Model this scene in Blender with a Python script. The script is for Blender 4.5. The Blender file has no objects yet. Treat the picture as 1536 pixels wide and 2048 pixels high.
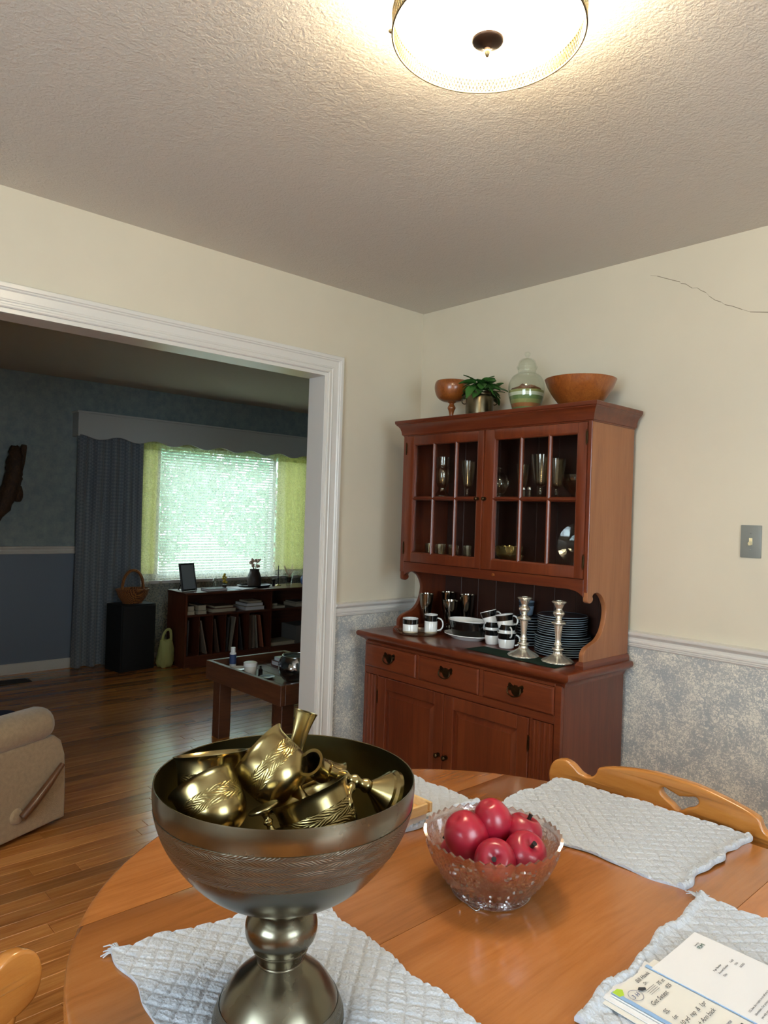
import bpy, bmesh, math, random
from mathutils import Vector, Matrix, Euler
S = bpy.context.scene
COL = S.collection
PI = math.pi
random.seed(7)

# ------------------------------------------------------------------ camera, world, sun, daylight, exposure
def make_camera():
    yaw, pitch, roll = 0.8287, 0.0039, 0.0329
    f = Vector((-math.sin(yaw)*math.cos(pitch), math.cos(yaw)*math.cos(pitch), math.sin(pitch)))
    r = Vector((math.cos(yaw), math.sin(yaw), 0)); u = r.cross(f)
    r2 = r*math.cos(roll)+u*math.sin(roll); u2 = -r*math.sin(roll)+u*math.cos(roll)
    cd = bpy.data.cameras.new('camera'); cd.sensor_fit = 'HORIZONTAL'; cd.sensor_width = 36.0
    cd.lens = 1424.29/1536*36.0; cd.clip_start = 0.02; cd.clip_end = 200
    c = bpy.data.objects.new('camera', cd); COL.objects.link(c)
    m = Matrix((r2, u2, -f)).transposed().to_4x4(); m.translation = Vector((2.6402, -2.658, 1.3798))
    c.matrix_world = m
    S.camera = c
make_camera()
S.view_settings.view_transform = 'Standard'; S.view_settings.look = 'None'
S.view_settings.exposure = 0.3; S.view_settings.gamma = 1.0; S.view_settings.use_curve_mapping = False
try:
    S.cycles.use_denoising = True; S.cycles.denoiser = 'OPENIMAGEDENOISE'
    S.cycles.max_bounces = 10; S.cycles.transparent_max_bounces = 24; S.cycles.transmission_bounces = 10
    S.cycles.glossy_bounces = 6; S.cycles.diffuse_bounces = 5
    S.cycles.sample_clamp_indirect = 6.0; S.cycles.blur_glossy = 0.5
    S.cycles.caustics_reflective = False
except Exception: pass
w = bpy.data.worlds.new('sky'); S.world = w; w.use_nodes = True
w.node_tree.nodes['Background'].inputs[0].default_value = (0.72, 0.88, 1.0, 1)
w.node_tree.nodes['Background'].inputs[1].default_value = 6.0

def add_light(name, kind, loc, energy, color, size=None, direction=None, portal=False):
    ld = bpy.data.lights.new(name, kind); ld.energy = energy; ld.color = color
    if kind == 'AREA':
        ld.shape = 'RECTANGLE'; ld.size, ld.size_y = size
        if portal: ld.cycles.is_portal = True
    if kind == 'SUN': ld.angle = 0.01
    o = bpy.data.objects.new(name, ld); COL.objects.link(o); o.location = loc
    if direction: o.rotation_euler = Vector(direction).to_track_quat('-Z', 'Y').to_euler()
    o['kind'] = 'helper'
    return o
add_light('sun', 'SUN', (0, 0, 9), 9.0, (1, 0.95, 0.85), direction=(-0.55, -0.35, -0.75))
# daylight coming in through the two dining room windows behind and beside the camera
add_light('daylight_front_window', 'AREA', (2.45, -4.49, 1.5), 52.0, (0.70, 0.85, 1.0), (1.5, 1.2), (0, 1, 0))
add_light('daylight_right_window', 'AREA', (4.39, -2.1, 1.5), 28.0, (0.78, 0.89, 1.0), (1.2, 1.2), (-1, 0, 0))
add_light('daylight_living_portal', 'AREA', (-3.80, 1.0, 1.35), 1.0, (1, 1, 1), (1.95, 1.3), (1, 0, 0), portal=True)

# ------------------------------------------------------------------ helpers
WM = {}
def lin(h):
    h = h.lstrip('#'); v = [int(h[i:i+2], 16)/255 for i in (0, 2, 4)]
    return tuple(x/12.92 if x <= 0.04045 else ((x+0.055)/1.055)**2.4 for x in v)+(1,)
def obj(name, bm, mat, parent=None, smooth=None, loc=None, label=None, kind=None):
    if isinstance(bm, bmesh.types.BMesh):
        me = bpy.data.meshes.new(name); bmesh.ops.recalc_face_normals(bm, faces=bm.faces); bm.to_mesh(me); bm.free()
    else: me = bm
    me.materials.clear()
    for m in (mat if isinstance(mat, (list, tuple)) else [mat]): me.materials.append(MAT[m] if isinstance(m, str) else m)
    o = bpy.data.objects.new(name, me); COL.objects.link(o)
    if parent is not None:
        me.transform(WM[parent.name].inverted()); o.parent = parent; WM[o.name] = WM[parent.name]
    elif loc is not None:
        me.transform(Matrix.Translation(-Vector(loc))); o.location = loc; WM[o.name] = Matrix.Translation(loc)
    else: WM[o.name] = Matrix.Identity(4)
    if smooth is not None:
        for p in me.polygons: p.use_smooth = True
        if smooth < 179: me.set_sharp_from_angle(angle=math.radians(smooth))
    if label: o['label'] = label
    if kind: o['kind'] = kind
    return o
def tag(o, label, cat, group=None):
    o['label'] = label; o['category'] = cat
    if group: o['group'] = group
    return o
def thing(name, label, cat, loc=(0, 0, 0), rz=0.0, group=None, rot=None):
    o = bpy.data.objects.new(name, None); COL.objects.link(o); o.location = loc
    o.rotation_euler = rot if rot else (0, 0, rz); o.empty_display_size = 0.05
    WM[o.name] = Matrix.Translation(loc) @ o.rotation_euler.to_matrix().to_4x4()
    return tag(o, label, cat, group)
def struct(name, bm, mat, smooth=None, parent=None):
    o = obj(name, bm, mat, parent, smooth)
    if parent is None: o['kind'] = 'structure'
    return o
def dup(root, loc, rz=None, label=None, rot=None, scale=None):
    def cp(o, p):
        c = o.copy(); COL.objects.link(c); c.parent = p
        for ch in list(o.children): cp(ch, c)
        return c
    r = cp(root, None); r.location = loc
    if rot is not None: r.rotation_euler = rot
    elif rz is not None: r.rotation_euler = (0, 0, rz)
    if scale: r.scale = (scale,)*3
    if label: r['label'] = label
    return r
def B(): return bmesh.new()
def box(bm, x, y, z, bev=0.0, seg=2, M=None):
    c = Vector(((x[0]+x[1])/2, (y[0]+y[1])/2, (z[0]+z[1])/2)); s = Vector((abs(x[1]-x[0]), abs(y[1]-y[0]), abs(z[1]-z[0])))
    mm = Matrix.Translation(c) @ Matrix.Diagonal((s.x, s.y, s.z, 1))
    if M: mm = M @ mm
    g = bmesh.ops.create_cube(bm, size=1.0, matrix=mm)
    if bev > 0:
        es = list({e for v in g['verts'] for e in v.link_edges})
        bmesh.ops.bevel(bm, geom=es, offset=min(bev, min(s)*0.45), segments=seg, profile=0.6, affect='EDGES')
    return bm
def bx(x, y, z, bev=0.0, seg=2, M=None): return box(B(), x, y, z, bev, seg, M)
def cr(pts, k=4):
    out = []; n = len(pts)
    for i in range(n-1):
        p0 = pts[max(i-1, 0)]; p1 = pts[i]; p2 = pts[i+1]; p3 = pts[min(i+2, n-1)]
        for j in range(k):
            t = j/k
            out.append(tuple(0.5*((2*b)+(-a+c)*t+(2*a-5*b+4*c-d)*t*t+(-a+3*b-3*c+d)*t**3) for a, b, c, d in zip(p0, p1, p2, p3)))
    out.append(tuple(pts[-1])); return out
def lathe(bm, prof, n=32, M=None, fn=None):
    rings = []
    for i, (r, z) in enumerate(prof):
        if r < 1e-6:
            v = Vector((0, 0, z)); rings.append([bm.verts.new(M @ v if M else v)])
        else:
            ring = []
            for j in range(n):
                a = 2*PI*j/n; rr, zz = (r, z) if fn is None else fn(r, z, a, i)
                v = Vector((rr*math.cos(a), rr*math.sin(a), zz)); ring.append(bm.verts.new(M @ v if M else v))
            rings.append(ring)
    for a, b in zip(rings, rings[1:]):
        if len(a) == 1 and len(b) == 1: continue
        for j in range(n):
            k = (j+1) % n
            if len(a) == 1: bm.faces.new((a[0], b[j], b[k]))
            elif len(b) == 1: bm.faces.new((a[j], a[k], b[0]))
            else: bm.faces.new((a[j], a[k], b[k], b[j]))
    return bm
def lt(prof, n=32, M=None, fn=None): return lathe(B(), prof, n, M, fn)
def T(x, y, z): return Matrix.Translation((x, y, z))
def axm(origin, axis):
    q = Vector(axis).normalized().to_track_quat('Z', 'Y'); return Matrix.Translation(origin) @ q.to_matrix().to_4x4()
def tube(bm, pts, r, n=8, closed=False, cap=True, flat=1.0):
    pts = [Vector(p) for p in pts]; m = len(pts); rings = []
    rs = r if isinstance(r, (list, tuple)) else [r]*m
    up = None
    for i, p in enumerate(pts):
        a = pts[(i-1) % m] if (closed or i > 0) else p; b = pts[(i+1) % m] if (closed or i < m-1) else p
        t = (b-a).normalized()
        if up is None:
            up = Vector((0, 0, 1)) if abs(t.z) < 0.9 else Vector((1, 0, 0))
        s = t.cross(up)
        if s.length < 1e-6: s = t.orthogonal()
        s.normalize(); up = s.cross(t).normalized()
        rings.append([bm.verts.new(p+(s*math.cos(2*PI*j/n)+up*math.sin(2*PI*j/n)*flat)*rs[i]) for j in range(n)])
    for i in range(m if closed else m-1):
        a = rings[i]; b = rings[(i+1) % m]
        for j in range(n):
            k = (j+1) % n; bm.faces.new((a[j], a[k], b[k], b[j]))
    if cap and not closed:
        bm.faces.new(rings[0][::-1]); bm.faces.new(rings[-1])
    return bm
def tb(pts, r, n=8, **k): return tube(B(), pts, r, n, **k)
def mold(path, prof, mapf=lambda u, v, w: (u, v, w), bm=None, caps=True, closed=False):
    """sweep a profile (offset to the right of travel, height) along a 2D path with mitres"""
    bm = bm or B(); rings = []; n = len(path)
    P = [Vector(p) for p in path]
    for i in range(n):
        ds = []
        if i > 0 or closed: ds.append((P[i]-P[i-1]).normalized())
        if i < n-1 or closed: ds.append((P[(i+1) % n]-P[i]).normalized())
        ns = [Vector((d.y, -d.x)) for d in ds]
        if len(ns) == 2: m = (ns[0]+ns[1]); m = m/max(1e-6, m.dot(ns[0]))
        else: m = ns[0]
        rings.append([bm.verts.new(mapf(P[i].x+m.x*o, P[i].y+m.y*o, h)) for o, h in prof])
    k = len(prof)
    for i in range(n if closed else n-1):
        a = rings[i]; b = rings[(i+1) % n]
        for j in range(k):
            l = (j+1) % k; bm.faces.new((a[j], a[l], b[l], b[j]))
    if caps and not closed:
        bm.faces.new(rings[0]); bm.faces.new(rings[-1][::-1])
    return bm
def curve_mesh(outlines, ext, bev=0.0, res=2):
    """flat shape with holes, extruded: returns a mesh in the XY plane, thickness along Z"""
    cu = bpy.data.curves.new('tmp', 'CURVE'); cu.dimensions = '2D'; cu.fill_mode = 'BOTH'
    cu.extrude = max(ext-bev, 0.0); cu.bevel_depth = bev; cu.bevel_resolution = res; cu.offset = -bev
    for pts in outlines:
        sp = cu.splines.new('POLY'); sp.points.add(len(pts)-1); sp.use_cyclic_u = True
        for i, p in enumerate(pts): sp.points[i].co = (p[0], p[1], 0, 1)
    o = bpy.data.objects.new('tmp', cu); COL.objects.link(o)
    dg = bpy.context.evaluated_depsgraph_get(); dg.update()
    me = bpy.data.meshes.new_from_object(o.evaluated_get(dg)); bpy.data.objects.remove(o); bpy.data.curves.remove(cu)
    return me
def text_mesh(s, size, shear=0.0, ext=0.00005, align='LEFT', space=1.0):
    cu = bpy.data.curves.new('tmp', 'FONT'); cu.body = s; cu.size = size; cu.shear = shear; cu.extrude = ext
    cu.align_x = align; cu.space_character = space; cu.resolution_u = 2
    o = bpy.data.objects.new('tmp', cu); COL.objects.link(o)
    dg = bpy.context.evaluated_depsgraph_get(); dg.update()
    me = bpy.data.meshes.new_from_object(o.evaluated_get(dg)); bpy.data.objects.remove(o); bpy.data.curves.remove(cu)
    return me
def join(meshes):
    bm = B()
    for m in meshes:
        bm.from_mesh(m); bpy.data.meshes.remove(m)
    return bm
def xf(me, M): me.transform(M); return me
def grid(nu, nv, fn, bm=None):
    bm = bm or B()
    vs = [[bm.verts.new(fn(i/nu, j/nv)) for j in range(nv+1)] for i in range(nu+1)]
    for i in range(nu):
        for j in range(nv): bm.faces.new((vs[i][j], vs[i+1][j], vs[i+1][j+1], vs[i][j+1]))
    return bm

# ------------------------------------------------------------------ materials
MAT = {}
class NT:
    def __init__(s, name):
        m = bpy.data.materials.new(name); m.use_nodes = True; MAT[name] = m; s.m = m; s.t = m.node_tree; s.n = s.t.nodes
        s.b = s.n['Principled BSDF']; s.out = s.n['Material Output']
    def new(s, typ, **kw):
        n = s.n.new(typ)
        for k, v in kw.items(): setattr(n, k, v)
        return n
    def link(s, a, b): s.t.links.new(a, b)
    def set(s, **kw):
        for k, v in kw.items():
            k = k.replace('_', ' '); 
            if k in s.b.inputs: s.b.inputs[k].default_value = v
        return s
    def coord(s, kind='Object', scale=(1, 1, 1)):
        mp = s.new('ShaderNodeMapping'); mp.inputs['Scale'].default_value = scale
        if kind == 'Position': g = s.new('ShaderNodeNewGeometry'); s.link(g.outputs['Position'], mp.inputs[0])
        else: g = s.new('ShaderNodeTexCoord'); s.link(g.outputs[kind], mp.inputs[0])
        s.map = mp
        return mp.outputs[0]
    def noise(s, vec, scale, detail=4, rough=.55, dist=0.0):
        n = s.new('ShaderNodeTexNoise'); n.inputs['Scale'].default_value = scale; n.inputs['Detail'].default_value = detail
        n.inputs['Roughness'].default_value = rough; n.inputs['Distortion'].default_value = dist
        s.link(vec, n.inputs['Vector']); return n.outputs['Fac']
    def vor(s, vec, scale, feature='F1'):
        n = s.new('ShaderNodeTexVoronoi'); n.feature = feature; n.inputs['Scale'].default_value = scale; s.link(vec, n.inputs['Vector']); return n.outputs['Distance']
    def ramp(s, fac, stops):
        n = s.new('ShaderNodeValToRGB'); e = n.color_ramp.elements
        while len(e) < len(stops): e.new(0.5)
        for i, (p, c) in enumerate(stops): e[i].position = p; e[i].color = c
        s.link(fac, n.inputs[0]); return n.outputs[0]
    def mix(s, fac, a, b, typ='MIX'):
        n = s.new('ShaderNodeMix', data_type='RGBA', blend_type=typ)
        for v, i in ((fac, 0), (a, 6), (b, 7)):
            if hasattr(v, 'is_linked'): s.link(v, n.inputs[i])
            else: n.inputs[i].default_value = v
        return n.outputs[2]
    def math(s, op, a, b=0.0, c=None):
        n = s.new('ShaderNodeMath', operation=op)
        for i, v in enumerate((a, b) if c is None else (a, b, c)):
            if hasattr(v, 'is_linked'): s.link(v, n.inputs[i])
            else: n.inputs[i].default_value = v
        return n.outputs[0]
    def bump(s, h, strength=.3, dist=.01):
        n = s.new('ShaderNodeBump'); n.inputs['Strength'].default_value = strength; n.inputs['Distance'].default_value = dist
        s.link(h, n.inputs['Height']); s.link(n.outputs[0], s.b.inputs['Normal']); return n
    def base(s, v): s.link(v, s.b.inputs['Base Color'])
def plain(name, col, rough=.5, metal=0.0, var=0.0, vscale=30, bump=0.0, bscale=60, bdist=.002, **kw):
    t = NT(name); c = lin(col) if isinstance(col, str) else col
    t.set(Base_Color=c, Roughness=rough, Metallic=metal, **kw)
    if var or bump: v = t.coord()
    if var:
        f = t.noise(v, vscale, 4)
        t.base(t.ramp(f, [(0.3, tuple(x*(1-var) for x in c[:3])+(1,)), (0.7, tuple(min(1, x*(1+var)) for x in c[:3])+(1,))]))
    if bump: t.bump(t.noise(v, bscale, 4), bump, bdist)
    return t
def wood(name, cols, axis='z', sc=9, stretch=12, rough=.35, coat=0.0, kind='Object', rnd=False, bump=.04, big=.35):
    t = NT(name); s = {'x': (1/stretch, 1, 1), 'y': (1, 1/stretch, 1), 'z': (1, 1, 1/stretch)}[axis]
    v = t.coord(kind, tuple(a*sc for a in s))
    if rnd:
        oi = t.new('ShaderNodeObjectInfo'); ge = t.new('ShaderNodeNewGeometry')
        rr = t.math('FRACT', t.math('ADD', oi.outputs['Random'], ge.outputs['Random Per Island']))
        cmb = t.new('ShaderNodeCombineXYZ')
        for i in range(3): t.link(t.math('MULTIPLY', rr, 37.0+11*i), cmb.inputs[i])
        va = t.new('ShaderNodeVectorMath', operation='ADD'); t.link(v, va.inputs[0]); t.link(cmb.outputs[0], va.inputs[1]); v = va.outputs[0]
    f1 = t.noise(v, 3.0, 8, .65, 1.2); f2 = t.noise(v, 14.0, 6, .7, .4)
    f = t.math('ADD', t.math('MULTIPLY', f1, .65), t.math('MULTIPLY', f2, .35))
    c = t.ramp(f, [(0.33, lin(cols[0])), (0.5, lin(cols[1])), (0.68, lin(cols[2]))])
    if big:
        g = t.noise(v, .55, 2, .5)
        c = t.mix(big, c, t.ramp(g, [(0.3, lin(cols[0])), (0.7, lin(cols[2]))]))
    if rnd:
        h = t.new('ShaderNodeHueSaturation'); t.link(c, h.inputs['Color']); t.link(t.math('ADD', t.math('MULTIPLY', rr, .6), .68), h.inputs['Value']); c = h.outputs[0]
    t.base(c); t.set(Roughness=rough, Coat_Weight=coat, Coat_Roughness=.12)
    if bump: t.bump(f2, bump, .003)
    return t
def thin_glass(name, tint='#ffffff', edge=.55, rough=.03, face=.05, power=2.5):
    t = NT(name); lw = t.new('ShaderNodeLayerWeight'); lw.inputs['Blend'].default_value = .5
    f = t.math('MINIMUM', t.math('ADD', t.math('MULTIPLY', t.math('POWER', lw.outputs['Facing'], power), edge), face), 1.0)
    tr = t.new('ShaderNodeBsdfTransparent'); tr.inputs[0].default_value = lin(tint)
    gl = t.new('ShaderNodeBsdfGlossy'); gl.inputs['Roughness'].default_value = rough
    mx = t.new('ShaderNodeMixShader'); t.link(f, mx.inputs[0])
    t.link(tr.outputs[0], mx.inputs[1]); t.link(gl.outputs[0], mx.inputs[2]); t.link(mx.outputs[0], t.out.inputs[0]); return t
def glass(name, tint='#ffffff', rough=0.0, ior=1.5):
    t = NT(name); g = t.new('ShaderNodeBsdfGlass'); g.inputs['Color'].default_value = lin(tint); g.inputs['Roughness'].default_value = rough
    g.inputs['IOR'].default_value = ior; t.link(g.outputs[0], t.out.inputs[0]); return t

plain('wall_paint', '#d4ccb8', .6, var=.03, vscale=2.5, bump=.05, bscale=140)
plain('trim_white', '#d8d6d0', .28)
t = plain('ceiling_paint', '#d2cdc5', .75)
v = t.coord(); h = t.math('ADD', t.math('MULTIPLY', t.noise(v, 130, 3, .6), .6), t.math('MULTIPLY', t.noise(v, 48, 5, .6, .6), .8)); t.bump(h, .55, .006)
t = NT('wallpaper'); v = t.coord()
cloud = t.noise(v, 9, 3, .6); spk = t.noise(v, 95, 3, .75, 1.5); spk2 = t.noise(v, 170, 2, .6)
basec = t.ramp(cloud, [(0.35, lin('#a3a8ab')), (0.65, lin('#b6b7b2'))])
fac = t.ramp(t.math('ADD', t.math('MULTIPLY', spk, .75), t.math('MULTIPLY', cloud, .25)), [(0.49, (0, 0, 0, 1)), (0.57, (1, 1, 1, 1))])
c = t.mix(fac, basec, lin('#e6e2d6')); fac2 = t.ramp(spk2, [(0.60, (0, 0, 0, 1)), (0.70, (.3, .3, .3, 1))])
t.base(t.mix(fac2, c, lin('#7d8894'))); t.set(Roughness=.6)
t = NT('living_wallpaper'); v = t.coord()
t.base(t.ramp(t.noise(v, 14, 6, .7), [(0.35, lin('#7c8b8f')), (0.65, lin('#94a09f'))])); t.set(Roughness=.6)
plain('living_blue_paint', '#737f90', .45)
plain('living_ceiling', '#cfc6b8', .8)
wood('floor_oak', ('#7a4219', '#b57236', '#cf9250'), 'y', 8, 16, .24, .5, 'Position', True, .05, .25)
wood('cherry', ('#471d10', '#642b16', '#7a3b1e'), 'z', 8, 14, .3, .25)
wood('cherry_x', ('#471d10', '#642b16', '#7a3b1e'), 'x', 8, 14, .3, .25)
wood('cherry_y', ('#471d10', '#642b16', '#7a3b1e'), 'y', 8, 14, .3, .25)
wood('cherry_lit', ('#7c492c', '#96603c', '#a6714a'), 'z', 7, 14, .38, .1)  # same cherry for the right side panel, light from the right put into its colour
wood('cherry_shaded', ('#241009', '#34170c', '#401e10'), 'z', 8, 14, .45)  # same cherry for the back boards, shade of the cabinet interior put into its colour
wood('maple', ('#8c5020', '#ad6a33', '#bd7c44'), 'y', 7, 12, .22, .4, 'Position', True, .02)
wood('chair_maple', ('#94591f', '#b47433', '#c68a48'), 'x', 7, 10, .2, .5, bump=.01)
wood('turned_wood', ('#5e2a10', '#8a4a1e', '#a5622a'), 'z', 22, 3, .3, .3)
wood('walnut', ('#3a1a10', '#552a19', '#6a3822'), 'y', 8, 12, .4)
wood('walnut_z', ('#3a1a10', '#552a19', '#6a3822'), 'z', 8, 12, .4)
wood('rustic', ('#2e170d', '#55301c', '#6f4529'), 'x', 9, 9, .5, .1, bump=.3)
wood('rustic_y', ('#2e170d', '#55301c', '#6f4529'), 'y', 9, 9, .5, .1, bump=.3)
wood('lever_wood', ('#3a2012', '#5c3a22', '#70492c'), 'z', 20, 6, .3, .3)
wood('drift', ('#170d07', '#3a2414', '#6a4a2c'), 'z', 14, 2, .7, bump=.5)
wood('tray_wood', ('#c09558', '#d8b47c', '#e6c896'), 'y', 10, 8, .5)
t = plain('pewter_brass', '#767060', .24, 1.0, var=.12, vscale=14)
v = t.coord(); t.link(t.math('ADD', t.math('MULTIPLY', t.noise(v, 9, 5), .28), .12), t.b.inputs['Roughness'])
def engraved(name, col, rough, k, row, freq, strength):
    """chased metal: rows of little feathered leaves running round the vessel"""
    t = plain(name, col, rough, 1.0, var=.12, vscale=30); v = t.coord(); sp = t.new('ShaderNodeSeparateXYZ'); t.link(v, sp.inputs[0])
    u = t.math('MULTIPLY', t.math('ARCTAN2', sp.outputs[1], sp.outputs[0]), k); n = t.noise(v, 40, 3, .6)
    zz = t.math('ADD', sp.outputs[2], t.math('MULTIPLY', t.math('SINE', t.math('MULTIPLY', u, .16*freq/10)), row*.35))
    zig = t.math('PINGPONG', t.math('DIVIDE', zz, row), 1.0)
    ph = t.math('ADD', t.math('MULTIPLY', u, freq), t.math('ADD', t.math('MULTIPLY', zig, 7.0), t.math('MULTIPLY', n, 9.0)))
    leaf = t.math('MULTIPLY', t.math('ABSOLUTE', t.math('SINE', ph)), t.math('POWER', t.math('SINE', t.math('MULTIPLY', zig, PI)), .5))
    t.bump(t.math('ADD', leaf, t.math('MULTIPLY', t.noise(v, 300, 2), .4)), strength, .0016)
engraved('pewter_engraved', '#7a7568', .32, 1.0, .0065, 84.0, .38)
plain('brass_inner', '#6a5f3c', .36, 1.0, var=.25, vscale=8)
t = plain('brass_old', '#a08f62', .24, 1.0, var=.2, vscale=22)
engraved('brass_engraved', '#968658', .27, 1.0, .0075, 14.0, .35)
plain('bronze', '#4a3a26', .4, 1.0, var=.3, vscale=40)
plain('silver', '#efe8d8', .24, .82)
plain('silver_dark', '#8c857a', .1, 1.0)
plain('steel', '#c8c8c8', .2, 1.0)
plain('pot_brass', '#655c48', .28, 1.0, var=.2, vscale=20)
plain('porcelain', '#eef0ee', .18, Coat_Weight=.5)
plain('black_glaze', '#0b0d0d', .15, Coat_Weight=.5)
plain('blue_glaze', '#7f93a8', .2, Coat_Weight=.5)
plain('plate_grey', '#39444e', .22, Coat_Weight=.5)
plain('plate_rim', '#8896a2', .2, Coat_Weight=.5)
t = plain('green_cloth', '#1d3a2c', .85, bump=.3, bscale=600, bdist=.001)
t = plain('mat_cotton', '#b4b9c1', .9); v = t.coord(); t.bump(t.math('ADD', t.noise(v, 330, 3, .6), t.vor(v, 240)), .6, .0022); t.set(Sheen_Weight=.3)
t = plain('apple_skin', '#9c1a30', .3, var=.25, vscale=14, Coat_Weight=.3, Coat_Roughness=.25)
plain('stem_black', '#14110f', .6)
t = NT('crystal'); g_ = t.new('ShaderNodeBsdfGlass'); g_.inputs['Color'].default_value = lin('#fff8f6'); g_.inputs['IOR'].default_value = 1.42; tr_ = t.new('ShaderNodeBsdfTransparent'); tr_.inputs[0].default_value = lin('#fff4f2'); gs_ = t.new('ShaderNodeBsdfGlossy'); gs_.inputs['Roughness'].default_value = .08
a_ = t.new('ShaderNodeMixShader'); a_.inputs[0].default_value = .62; t.link(tr_.outputs[0], a_.inputs[1]); t.link(g_.outputs[0], a_.inputs[2]); c_ = t.new('ShaderNodeMixShader'); c_.inputs[0].default_value = .22; t.link(a_.outputs[0], c_.inputs[1]); t.link(gs_.outputs[0], c_.inputs[2]); t.link(c_.outputs[0], t.out.inputs[0])
thin_glass('pane_glass', '#fbfcfb', .5, .01, .025, 4)
thin_glass('jar_glass', '#fbfdfa', .4, .03, .04)
thin_glass('ware_glass', '#f8f4ea', .7, .12, .12)
glass('amber_glass', '#e8d2a0', .02, 1.45)
plain('leaf_green', '#3a662c', .4, var=.3, vscale=18)
plain('leaf_pale', '#5f7f3c', .45, var=.2, vscale=20)
plain('paper', '#dadadd', .7); plain('paper_warm', '#d8d5ce', .7); plain('ink', '#2a2c33', .7); plain('ink_green', '#1f4a3a', .7); plain('ink_blue', '#30406e', .7)
plain('pad_blue', '#86a8d0', .6); plain('print_green', '#a4c43a', .5); plain('print_lime', '#d2de7a', .5)
plain('cardboard_white', '#ddd8cc', .6); plain('cardboard_tan', '#c99a5c', .7)
plain('switch_plate', '#7f837f', .35); plain('ivory', '#efe2b4', .35)
t = plain('recliner_cloth', '#9c8668', .95, var=.12, vscale=60, bump=.5, bscale=220, bdist=.003, Sheen_Weight=.4)
plain('navy', '#1b2140', .9, bump=.3, bscale=200)
plain('speaker_black', '#0c0b0b', .75, bump=.3, bscale=500)
plain('vent_brown', '#23170f', .5)
t = plain('wicker', '#8d5426', .6); v = t.coord(); wv = t.new('ShaderNodeTexWave'); wv.inputs['Scale'].default_value = 42; wv.inputs['Distortion'].default_value = 3; t.link(v, wv.inputs[0])
t.base(t.ramp(wv.outputs['Fac'], [(0.2, lin('#5b3014')), (0.8, lin('#a5672f'))])); t.bump(wv.outputs['Fac'], .8, .006)
t = plain('drape_cloth', '#6f7880', .9, Sheen_Weight=.3); v = t.coord('Object', (1, 1, 1)); ck = t.new('ShaderNodeTexChecker'); ck.inputs['Scale'].default_value = 46
ck.inputs['Color1'].default_value = lin('#6a727c'); ck.inputs['Color2'].default_value = lin('#7f868a')
rt = t.new('ShaderNodeMapping'); rt.inputs['Rotation'].default_value = (PI/4, 0, 0); t.link(v, rt.inputs[0]); t.link(rt.outputs[0], ck.inputs[0]); t.base(ck.outputs[0])
plain('valance_paint', '#b9bcba', .5)
def lace(name, col, lo, hi, trans):
    t = NT(name); v = t.coord('Object', (1, 1, 1)); d1 = t.vor(v, 60); n1 = t.noise(v, 34, 4, .7, 1.5); wv = t.noise(v, 120, 2)
    f = t.math('ADD', t.math('MULTIPLY', d1, .55), t.math('ADD', t.math('MULTIPLY', n1, .55), t.math('MULTIPLY', wv, .25)))
    fac = t.ramp(f, [(0.42, (lo,)*3+(1,)), (0.75, (hi,)*3+(1,))])
    tr = t.new('ShaderNodeBsdfTransparent'); tl = t.new('ShaderNodeBsdfTranslucent'); tl.inputs[0].default_value = lin(col)
    df = t.new('ShaderNodeBsdfDiffuse'); df.inputs[0].default_value = lin(col)
    a = t.new('ShaderNodeMixShader'); a.inputs[0].default_value = .35; t.link(tl.outputs[0], a.inputs[1]); t.link(df.outputs[0], a.inputs[2])
    m = t.new('ShaderNodeMixShader'); t.link(fac, m.inputs[0]); t.link(tr.outputs[0], m.inputs[1]); t.link(a.outputs[0], m.inputs[2]); t.link(m.outputs[0], t.out.inputs[0])
lace('lace_cream', '#efe8d2', .10, .62, .6); lace('lace_heading', '#d6ce9c', .5, .88, .6)
t = NT('shade_yellow'); tl = t.new('ShaderNodeBsdfTranslucent'); tl.inputs[0].default_value = lin('#dcd8ae'); df = t.new('ShaderNodeBsdfDiffuse'); df.inputs[0].default_value = lin('#d2cdaa')
a = t.new('ShaderNodeMixShader'); a.inputs[0].default_value = .4; t.link(tl.outputs[0], a.inputs[1]); t.link(df.outputs[0], a.inputs[2]); t.link(a.outputs[0], t.out.inputs[0])
plain('slat_white', '#dfe6e2', .4)
t = NT('bag_plastic'); tl = t.new('ShaderNodeBsdfTranslucent'); tl.inputs[0].default_value = lin('#d6d690'); gl = t.new('ShaderNodeBsdfDiffuse'); gl.inputs[0].default_value = lin('#c8c884')
a = t.new('ShaderNodeMixShader'); a.inputs[0].default_value = .6; t.link(tl.outputs[0], a.inputs[1]); t.link(gl.outputs[0], a.inputs[2]); t.link(a.outputs[0], t.out.inputs[0])
def emit(name, col, strength):
    t = NT(name); t.set(Base_Color=col, Emission_Color=col, Emission_Strength=strength, Roughness=.4); return t
emit('lamp_glass', (1.0, .84, .58, 1), 34.0)
plain('lamp_metal', '#8a7a5a', .35, 1.0); plain('finial_bronze', '#4a3a30', .4, .8)
plain('grass', '#8aa688', .9, var=.3, vscale=3); plain('crown_green', '#86b094', .7, var=.4, vscale=2); plain('bark', '#4a3a2c', .9)
for n_, c_ in dict(box_red='#6a3020', box_grey='#6e6a64', box_cream='#b8ac94', rec_a='#8a8070', rec_b='#5c4638', rec_c='#7c6c5c', rec_d='#3a3634', rec_e='#9a5a40').items(): plain(n_, c_, .6)
plain('white_plastic', '#ececea', .35); plain('label_blue', '#2c3f6a', .5); plain('dark_bottle', '#1c1612', .2); plain('pale_blue', '#a9c4cc', .3)
plain('photo_print', '#8a9298', .2); plain('frame_black', '#14100e', .35); plain('vase_brown', '#3a2a22', .5, var=.3, vscale=12)
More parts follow.
